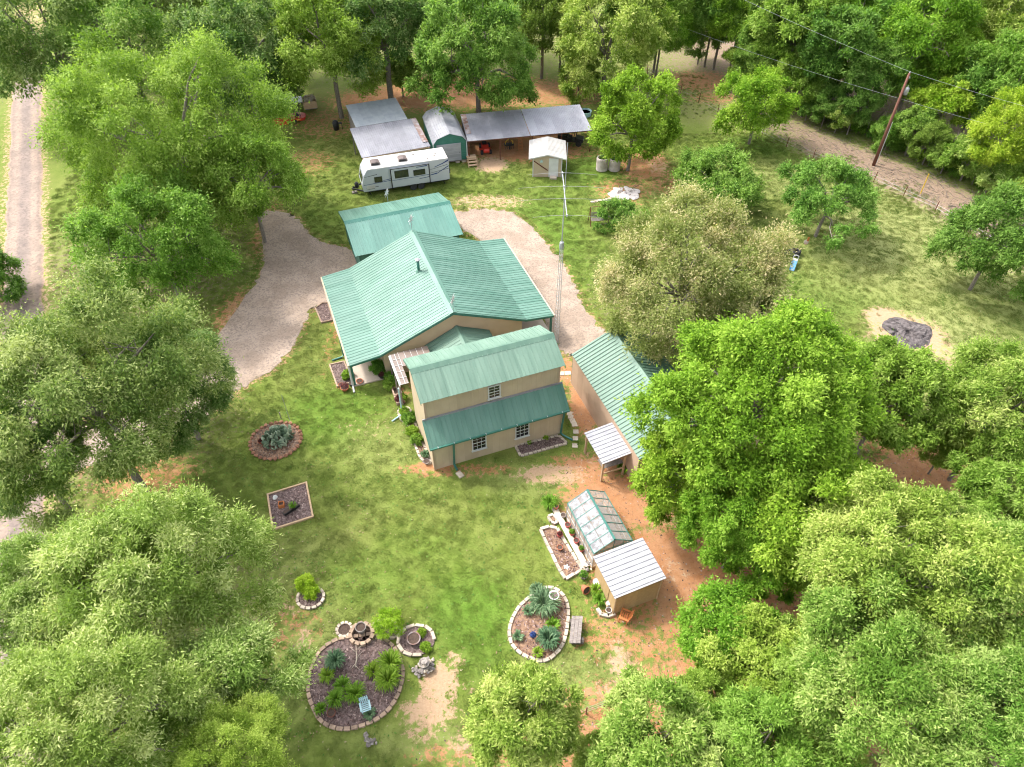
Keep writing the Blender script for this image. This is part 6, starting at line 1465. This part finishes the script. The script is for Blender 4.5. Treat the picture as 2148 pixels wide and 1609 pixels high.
def utv(loc, rz):
    e = empty('utility_vehicle', loc, rz, 'black open utility vehicle parked under the clean pale carport', 'vehicle')
    for x in (-.55, .55):
        for y in (-.95, .95):
            w_ = link('wheel', MB().lathe([(.16, -.12), (.3, -.13), (.33, -.08), (.33, .08), (.3, .13), (.16, .12)], 14).mesh('wheel', M['rubber']), e, (x, y, .33)); w_.rotation_euler = (0, math.pi / 2, 0); MB().lathe([(.16, -.09), (.15, .09), (.02, .1)], 10).build('rim', M['steel'], w_)
    MB().prism([(-.5, -1.4, .4), (-.5, 1.3, .4), (-.5, 1.3, .8), (-.5, .3, .75), (-.5, .25, .55), (-.5, -.5, .55), (-.5, -.55, .85), (-.5, -1.4, .72)], (0, 0, 0), (1.0, 0, 0)).build('body', M['black'], e)
    MB().box((0, .9, .95), (1.2, .9, .25)).build('cargo_bed', M['black'], e); s = MB().box((0, .05, .72), (.95, .45, .16)).build('seat', M['rubber'], e); MB().box((0, .3, 1.0), (.95, .1, .45)).build('backrest', M['rubber'], s)
    for x in (-.5, .5):
        MB().tube([(x, -.6, .8), (x, -.35, 1.75), (x, .35, 1.78), (x, .45, .9)], .035, 6).build('roll_bar', M['black'], e)
        MB().box((x * .7, -1.41, .66), (.16, .03, .1)).build('headlight', M['white'], e)
    MB().box((0, 0, 1.8), (1.1, .8, .04)).build('canopy', M['black'], e)
utv(G(1196, 301), 1.4)
# steps to the gambrel barn
e = empty('wooden_steps', G(993, 352), .22, 'small weathered wooden steps right of the gambrel barn door', 'steps')
for k in range(3): MB().box((0, .25 + k * .28, .18 + k * .2), (.95, .3, .05)).build('tread', M['timber'], e)
MB().box((0, 1.15, .68), (1.0, .7, .05)).build('platform', M['timber'], e)
for x in (-.45, .45):
    MB().beam((x, 0, .02), (x, 1.0, .62), .05, .14).build('stringer', M['timber'], e); MB().box((x, 1.4, .33), (.08, .08, .65)).build('leg', M['timber'], e); MB().box((x, .1, .5), (.05, .05, 1.0)).build('rail_post', M['timber'], e)
# red implements, trailer and woodpile at the upper left
e = empty('rotary_cutter', G(624, 250), .1, 'red rotary cutter deck resting on the grass left of the tin shed', 'implement')
MB().prism([(-.95, -.5, .15), (-.6, -.85, .15), (.6, -.85, .15), (.95, -.5, .15), (.95, .45, .15), (.5, .85, .15), (-.5, .85, .15), (-.95, .45, .15)], (0, 0, 0), (0, 0, .28)).build('deck', M['red'], e)
MB().lathe([(.3, .43), (.18, .62), (.1, .7)], 10).build('gearbox', M['black'], e); MB().tube([(-.45, -.1, .45), (0, .5, 1.25), (.45, -.1, .45)], .045, 6).build('a_frame', M['black'], e)
w_ = link('wheel', MB().lathe([(.1, -.08), (.2, -.08), (.2, .08), (.1, .08)], 12).mesh('wheel', M['rubber']), e, (0, -1.1, .2)); w_.rotation_euler = (0, math.pi / 2, 0)
e = empty('tiller_implement', G(590, 262), .25, 'rusty red tiller attachment beside the rotary cutter', 'implement')
MB().prism([(-.85, -.35, .35), (-.85, .3, .35), (-.85, .3, .6), (-.85, .0, .8), (-.85, -.35, .62)], (0, 0, 0), (1.7, 0, 0)).build('hood', M['red'], e); MB().tube([(-.8, 0, .25), (.8, 0, .25)], .07, 8).build('tine_shaft', M['black'], e)
for k in range(8):
    for s in (0, 1.57): MB().box((-.7 + k * .2, 0, .25), (.03, .42, .05), m=Matrix.Rotation(s + k * .4, 3, 'X')).build('tine', M['black'], e)
MB().tube([(-.35, 0, .75), (0, .45, 1.2), (.35, 0, .75)], .045, 6).build('a_frame', M['rust'], e); MB().box((.0, -.42, .3), (1.75, .06, .3)).build('rear_flap', M['red'], e)
e = empty('flat_trailer', G(618, 220), .12, 'grey flatbed trailer parked under the trees at the upper left', 'trailer')
for k in range(6): MB().box((0, -.75 + k * .3, .62), (3.0, .28, .05)).build('deck_plank', M['galv2'], e)
for x in (-.7, .2):
    for s in (-1, 1): w_ = link('wheel', MB().lathe([(.14, -.1), (.3, -.1), (.32, 0), (.3, .1), (.14, .1)], 14).mesh('wheel', M['rubber']), e, (x, s * 1.0, .32)); w_.rotation_euler = (math.pi / 2, 0, 0)
MB().beam((1.5, 0, .52), (2.6, 0, .5), .1, .1).build('drawbar', M['black'], e); MB().box((0, 0, .52), (2.9, 1.6, .1)).build('chassis', M['black'], e)
e = empty('firewood_wagon', G(652, 228), .3, 'wooden crate wagon heaped with split firewood at the upper left', 'firewood')
for s in (-1, 1): MB().box((s * .75, 0, .75), (.06, 1.6, .8)).build('side', M['timber'], e); MB().box((0, s * .8, .75), (1.4, .06, .8)).build('end', M['timber'], e)
r = random.Random(6); lm = [MB().tube([(-.22, 0, 0), (.22, 0, 0)], .06, 6).mesh('log', M['border']) for _ in range(2)]
for k in range(60): o = link('log', lm[k % 2], e, (r.uniform(-.6, .6), r.uniform(-.65, .65), .95 + r.uniform(0, .4))); o.rotation_euler = (r.uniform(-.4, .4), r.uniform(-.4, .4), r.uniform(0, 6.28))
MB().box((0, 0, .3), (1.4, 1.5, .1)).build('floor', M['greywood'], e)
e = empty('covered_grill', G(706, 272), .3, 'dark covered grill standing against the tree trunk left of the tin shed', 'grill')
MB().lathe([(.3, 0), (.34, .5), (.36, .8), (.28, 1.0), (.1, 1.1)], 12).build('cover', M['black'], e, True); MB().box((.5, 0, .7), (.4, .4, .05)).build('side_shelf', M['black'], e); MB().box((.65, 0, .34), (.05, .3, .68)).build('leg', M['black'], e)
# play corner
for k, (x, y, z, lab) in enumerate(((1656, 533, 0, 'black tyre lying left of the tyre stack under the fork-trunked tree'), (1667, 534, 0, 'lower black tyre of the stack under the fork-trunked tree'), (1667, 534, .24, 'upper black tyre of the stack under the fork-trunked tree'))):
    o = MB().lathe([(.24, .02), (.4, 0), (.46, .06), (.46, .18), (.4, .24), (.24, .22), (.27, .12), (.24, .02)], 20, cap=False).build('tyre', M['rubber'], None, True, G(x, y) + Vector((0, 0, z))); tag(o, lab, 'tyre', 'old tyres in the play corner')
e = empty('toddler_slide', G(1664, 557), -.45, 'small white and blue plastic toddler slide by the tyres', 'slide'); e.scale = (.78, .78, .78)
for x in (-.25, .25): MB().tube([(x, .45, 0), (x, .35, .8), (x, .3, 1.1)], .045, 6).build('side_rail', M['white'], e)
MB().tube([(-.25, .3, 1.1), (0, .28, 1.2), (.25, .3, 1.1)], .045, 6).build('top_handle', M['white'], e); MB().box((0, .25, .62), (.5, .4, .06)).build('platform', M['white'], e)
for k in range(2): MB().box((0, .47, .2 + k * .22), (.46, .1, .05)).build('rung', M['white'], e)
MB().prism([(-.24, .05, .62), (-.24, -1.0, .1), (-.24, -1.15, .1), (-.24, -1.15, .05), (-.24, -1.0, .04), (-.24, .05, .55)], (0, 0, 0), (.48, 0, 0)).build('chute', M['blue'], e)
for x in (-.25, .25): MB().prism([(x, .05, .74), (x, -1.1, .2), (x, -1.1, .08), (x, .05, .56)], (-.02, 0, 0), (.02, 0, 0)).build('chute_side', M['blue'], e)
e = empty('wooden_plaque', G(1681, 530) + Vector((.1, 0, 1.1)), 0, 'small painted face plaque hung on the fork-trunked tree', 'ornament')
MB().lathe([(.2, -.02), (.22, 0), (.2, .03)], 14).build('face', M['border'], e).rotation_euler = (1.2, 0, 0); MB().lathe([(.02, -.02), (.09, .02)], 10).build('mouth', M['terra'], e, False, (-.05, -.08, -.14)); MB().box((.1, 0, .3), (.16, .06, .4)).build('hat', M['orangewood'], e)
# burnt brush pile
bp_ = G(1905, 698); r = random.Random(2); m_ = MB(); _, _, R1, R2 = ell(1905, 698, 47, 31); nr, na = 9, 40; vs = []; fs = []
for i in range(nr + 1):
    for k in range(na):
        a_ = k * 6.2832 / na; t = i / nr; w_ = 1 + .12 * math.sin(3 * a_ + 1) + .07 * math.sin(5 * a_) + r.uniform(-.03, .03)
        vs.append((R1 * t * w_ * math.cos(a_), R2 * t * w_ * math.sin(a_), .01 + .22 * (1 - t ** 2) + (r.uniform(-.07, .08) if 0 < i < nr else 0)))
for i in range(nr):
    for k in range(na): fs.append((i * na + k, i * na + (k + 1) % na, (i + 1) * na + (k + 1) % na, (i + 1) * na + k))
e = empty('burn_pile', bp_, 0, 'round grey ash heap of a burnt brush pile on the meadow', 'ash pile'); m_.add(vs, fs).build('ash', M['ash'], e)
for k in range(14): a_ = r.uniform(0, 3.14); p = Vector((r.uniform(-1.2, 1.2), r.uniform(-.9, .9), .16)); v = Vector((math.cos(a_), math.sin(a_), r.uniform(-.05, .2))) * r.uniform(.25, .6); MB().tube([p - v, p + v], [.03, .015], 5).build('charred_stick', M['black'], e)

# ---------------------------------------------------------------- fences and saplings
def fence(P, lab, n, h, m, wires=3, rail=False, name='wire_fence'):
    e = empty(name, P[0], 0, lab, 'fence'); o0 = P[0]; Q = resample(P, sum((b_ - a_).length for a_, b_ in zip(P[:-1], P[1:])) / n, False); r = random.Random(n)
    for p in Q: MB().tube([p - o0, p - o0 + Vector((r.uniform(-.05, .05), r.uniform(-.05, .05), h * r.uniform(.9, 1.1)))], .04, 6).build('post', M[m], e)
    for w_ in range(wires): MB().tube([p - o0 + Vector((0, 0, h * (.3 + .3 * w_))) for p in Q], .006, 4).build('wire', M['steel'], e)
fence(px((186, 440), (186, 480), (187, 520), (190, 560), (196, 605), (204, 640)), 'old wire fence with thin dark posts along the lane verge', 9, 1.3, 'rustpost')
fence(px((1190, 1512), (1250, 1490), (1320, 1462), (1420, 1432)), 'low wire fence with brown posts crossing the orange soil at the bottom', 6, .9, 'rustpost')
fence([p + Vector((-2.0, -2.2, 0)) for p in STRIP[:-1]], 'sparse wire fence along the grassy edge of the dry verge', 14, 1.1, 'rustpost', 2)
rs_ = random.Random(17)
for k in range(64):
    x = 1640 + k * 7.4 + rs_.uniform(-6, 6); y = 205 + (x - 1640) * .44 + rs_.uniform(-26, 10)
    p = G(x, y); m_ = MB(); h_ = rs_.uniform(1.6, 4.6); ln = Vector((rs_.uniform(-.9, .9), rs_.uniform(-.5, .5), 0)); b_ = Vector()
    pts = [Vector((ln.x * t * t, ln.y * t * t, h_ * t)) for t in (0, .3, .6, 1)]; m_.tube(pts, [.05, .04, .03, .01], 5)
    for q in range(5): s_ = pts[1].lerp(pts[3], rs_.uniform(.1, .9)); v = Vector((rs_.uniform(-1, 1), rs_.uniform(-1, 1), rs_.uniform(.3, 1))) * rs_.uniform(.4, .9); m_.tube([s_, s_ + v], [.018, .004], 4)
    e = empty('bare_sapling', p, 0, 'thin bare grey sapling stem along the foot of the wood', 'sapling', 'bare saplings at the wood edge'); m_.build('stem', M['palebark'], e)

# low brush along the foot of the wood
rb_ = random.Random(23)
for k in range(22):
    x = 1650 + k * 21 + rb_.uniform(-8, 8); y = 222 + (x - 1650) * .43 + rb_.uniform(-22, 0); R = rb_.uniform(.5, 1.1)
    bush('brush', G(x, y), R, ('green', 'lily', 'green')[k % 3], 'low green brush at the foot of the wood behind the dry verge', 'brush', n=1600, ll=.2, lw=.09, seed=500 + k)
    COL.objects[-1].parent["group"] = 'brush along the wood foot'
# slash and dead stems strewn on the verge
vd = MB(); rr_ = random.Random(31)
for k in range(1300):
    i_ = rr_.randrange(1, len(STRIP) - 1); p_ = STRIP[i_].lerp(STRIP[i_ + 1 if i_ + 1 < len(STRIP) else i_], rr_.random()); n_ = Vector((.75, .66, 0)); p_ = p_ + n_ * rr_.uniform(-2.2, 3.6); a_ = rr_.uniform(0, 3.14); L_ = rr_.uniform(.2, .8)
    v_ = Vector((math.cos(a_), math.sin(a_), rr_.uniform(0, .25))) * L_; vd.tube([p_ + Vector((0, 0, .03)), p_ + v_ + Vector((0, 0, .05))], [.02, .008], 3, False)
tag(vd.build('brush_debris', M['palebark'], None), 'cut brush stems littering the dry verge below the wood', 'debris', kind='stuff')
# ---------------------------------------------------------------- lawn blades
Vt, Ft = tuft(1, 110, .3, .055)
tme = np_mesh('grass_tuft', Vt, Ft, [M['blade']])
to = tag(link('grass', tme, None, W(-2, 33) + Vector((0, 0, .0))), 'short clump of lawn grass left of the two-storey wing', 'grass', kind='stuff')
gp1 = grass_points(95000, 7, (-45, 60, 8, 75), None)
scatter('grass', to, gp1, 'mown lawn grass growing all around the house', .6, 1.2)
Vt, Ft = tuft(2, 60, .28, .22)
tme2 = np_mesh('tall_grass_tuft', Vt, Ft, [M['blade']])
to2 = tag(link('tall_grass', tme2, None, W(48, 34)), 'long rough grass clump on the dry meadow', 'grass', kind='stuff')
r_ = np.random.default_rng(12)
q_ = np.concatenate([np.stack([p.x + (q.x - p.x) * r_.uniform(size=260) + r_.normal(0, .55, 260) - 2.2, p.y + (q.y - p.y) * r_.uniform(size=260) + r_.normal(0, .55, 260) - 2.6, np.zeros(260)], -1) for p, q in zip(STRIP[:-1], STRIP[1:])])
mead = np.stack([r_.uniform(22, 48, 500), r_.uniform(36, 60, 500), np.zeros(500)], -1)
scatter('tall_grass', to2, np.concatenate([q_, mead]), 'rough grass along the verge and over the dry meadow', .35, .9)

# fallen leaves and broad-leaved weeds on the lawn
def flecks(name, n, seed, box, size, m, label, cat, near=None):
    r = np.random.default_rng(seed); P = grass_points(n, seed, box, None)
    if near is not None:
        k = r.uniform(size=len(P)) < np.clip(soft(near, P[:, 0], P[:, 1]), .12, 1); P = P[k]
    n = len(P); a_ = r.uniform(0, 6.28, n); L = r.uniform(size[0], size[1], n); dx, dy = np.cos(a_) * L, np.sin(a_) * L; z_ = r.uniform(.03, .06, n); w_ = .5
    V = np.stack([np.stack([P[:, 0] + sx * dx - sy * dy * w_, P[:, 1] + sx * dy + sy * dx * w_, z_ + r.uniform(-.015, .02, n)], -1) for sx, sy in ((-1, 0), (0, -1), (1, 0), (0, 1))], 1).reshape(-1, 3)
    i = np.arange(n)[:, None] * 4
    tag(link(name, np_mesh(name, V, np.concatenate([i, i + 1, i + 2, i + 3], 1), [m], {"tint": ('FLOAT', np.repeat(np.clip(r.normal(.5, .25, n), 0, 1), 4))})), label, cat, kind='stuff')
flecks('fallen_leaves', 26000, 3, (-35, 45, 8, 75), (.03, .075), leaf_mat('dry_leaf', (.14, .08, .04), (.26, .19, .11), (.38, .33, .2), trans=.1), 'scattered dry leaves on the lawn and under the trees', 'leaves', LITT + [(620, 1320, 160, 300, .8), (1250, 1450, 250, 120, .8), (800, 900, 120, 80, .5)])
flecks('lawn_weeds', 16000, 4, (-35, 45, 8, 75), (.04, .10), leaf_mat('weed_leaf', (.06, .13, .015), (.105, .19, .025), (.17, .25, .05), trans=.1), 'broad-leaved weeds scattered through the lawn', 'weeds')

def soil_flecks(n, seed, box):
    r = np.random.default_rng(seed); X = r.uniform(box[0], box[1], n); Y = r.uniform(box[2], box[3], n); d_, s_, l_, st_, lu_ = masks(X, Y)
    k = (r.uniform(size=n) < np.clip(np.maximum(d_, l_) * 1.2 - .3, 0, .9)) & (np.abs(X) / (Y * math.cos(PITCH) + CAMH * math.sin(PITCH)) < .76)
    for P in FOOT + [LD, RD] + BEDP: k &= ~in_poly(P, X, Y)
    X, Y = X[k], Y[k]; n = len(X); a_ = r.uniform(0, 6.28, n); L = r.uniform(.02, .07, n); w_ = r.uniform(.3, .8, n); z_ = r.uniform(.012, .03, n); dx, dy = np.cos(a_) * L, np.sin(a_) * L
    V = np.stack([np.stack([X + sx * dx - sy * dy * w_, Y + sx * dy + sy * dx * w_, z_ + .008 * sx], -1) for sx, sy in ((-1, 0), (0, -1), (1, 0), (0, 1))], 1).reshape(-1, 3); i = np.arange(n)[:, None] * 4
    tag(link('soil_litter', np_mesh('soil_litter', V, np.concatenate([i, i + 1, i + 2, i + 3], 1), [PM['chip']], {"tint": ('FLOAT', np.repeat(np.clip(r.normal(.5, .3, n), 0, 1), 4))})), 'twigs, leaves and pebbles littering the bare soil', 'litter', kind='stuff')
soil_flecks(52000, 8, (-30, 45, 8, 60))
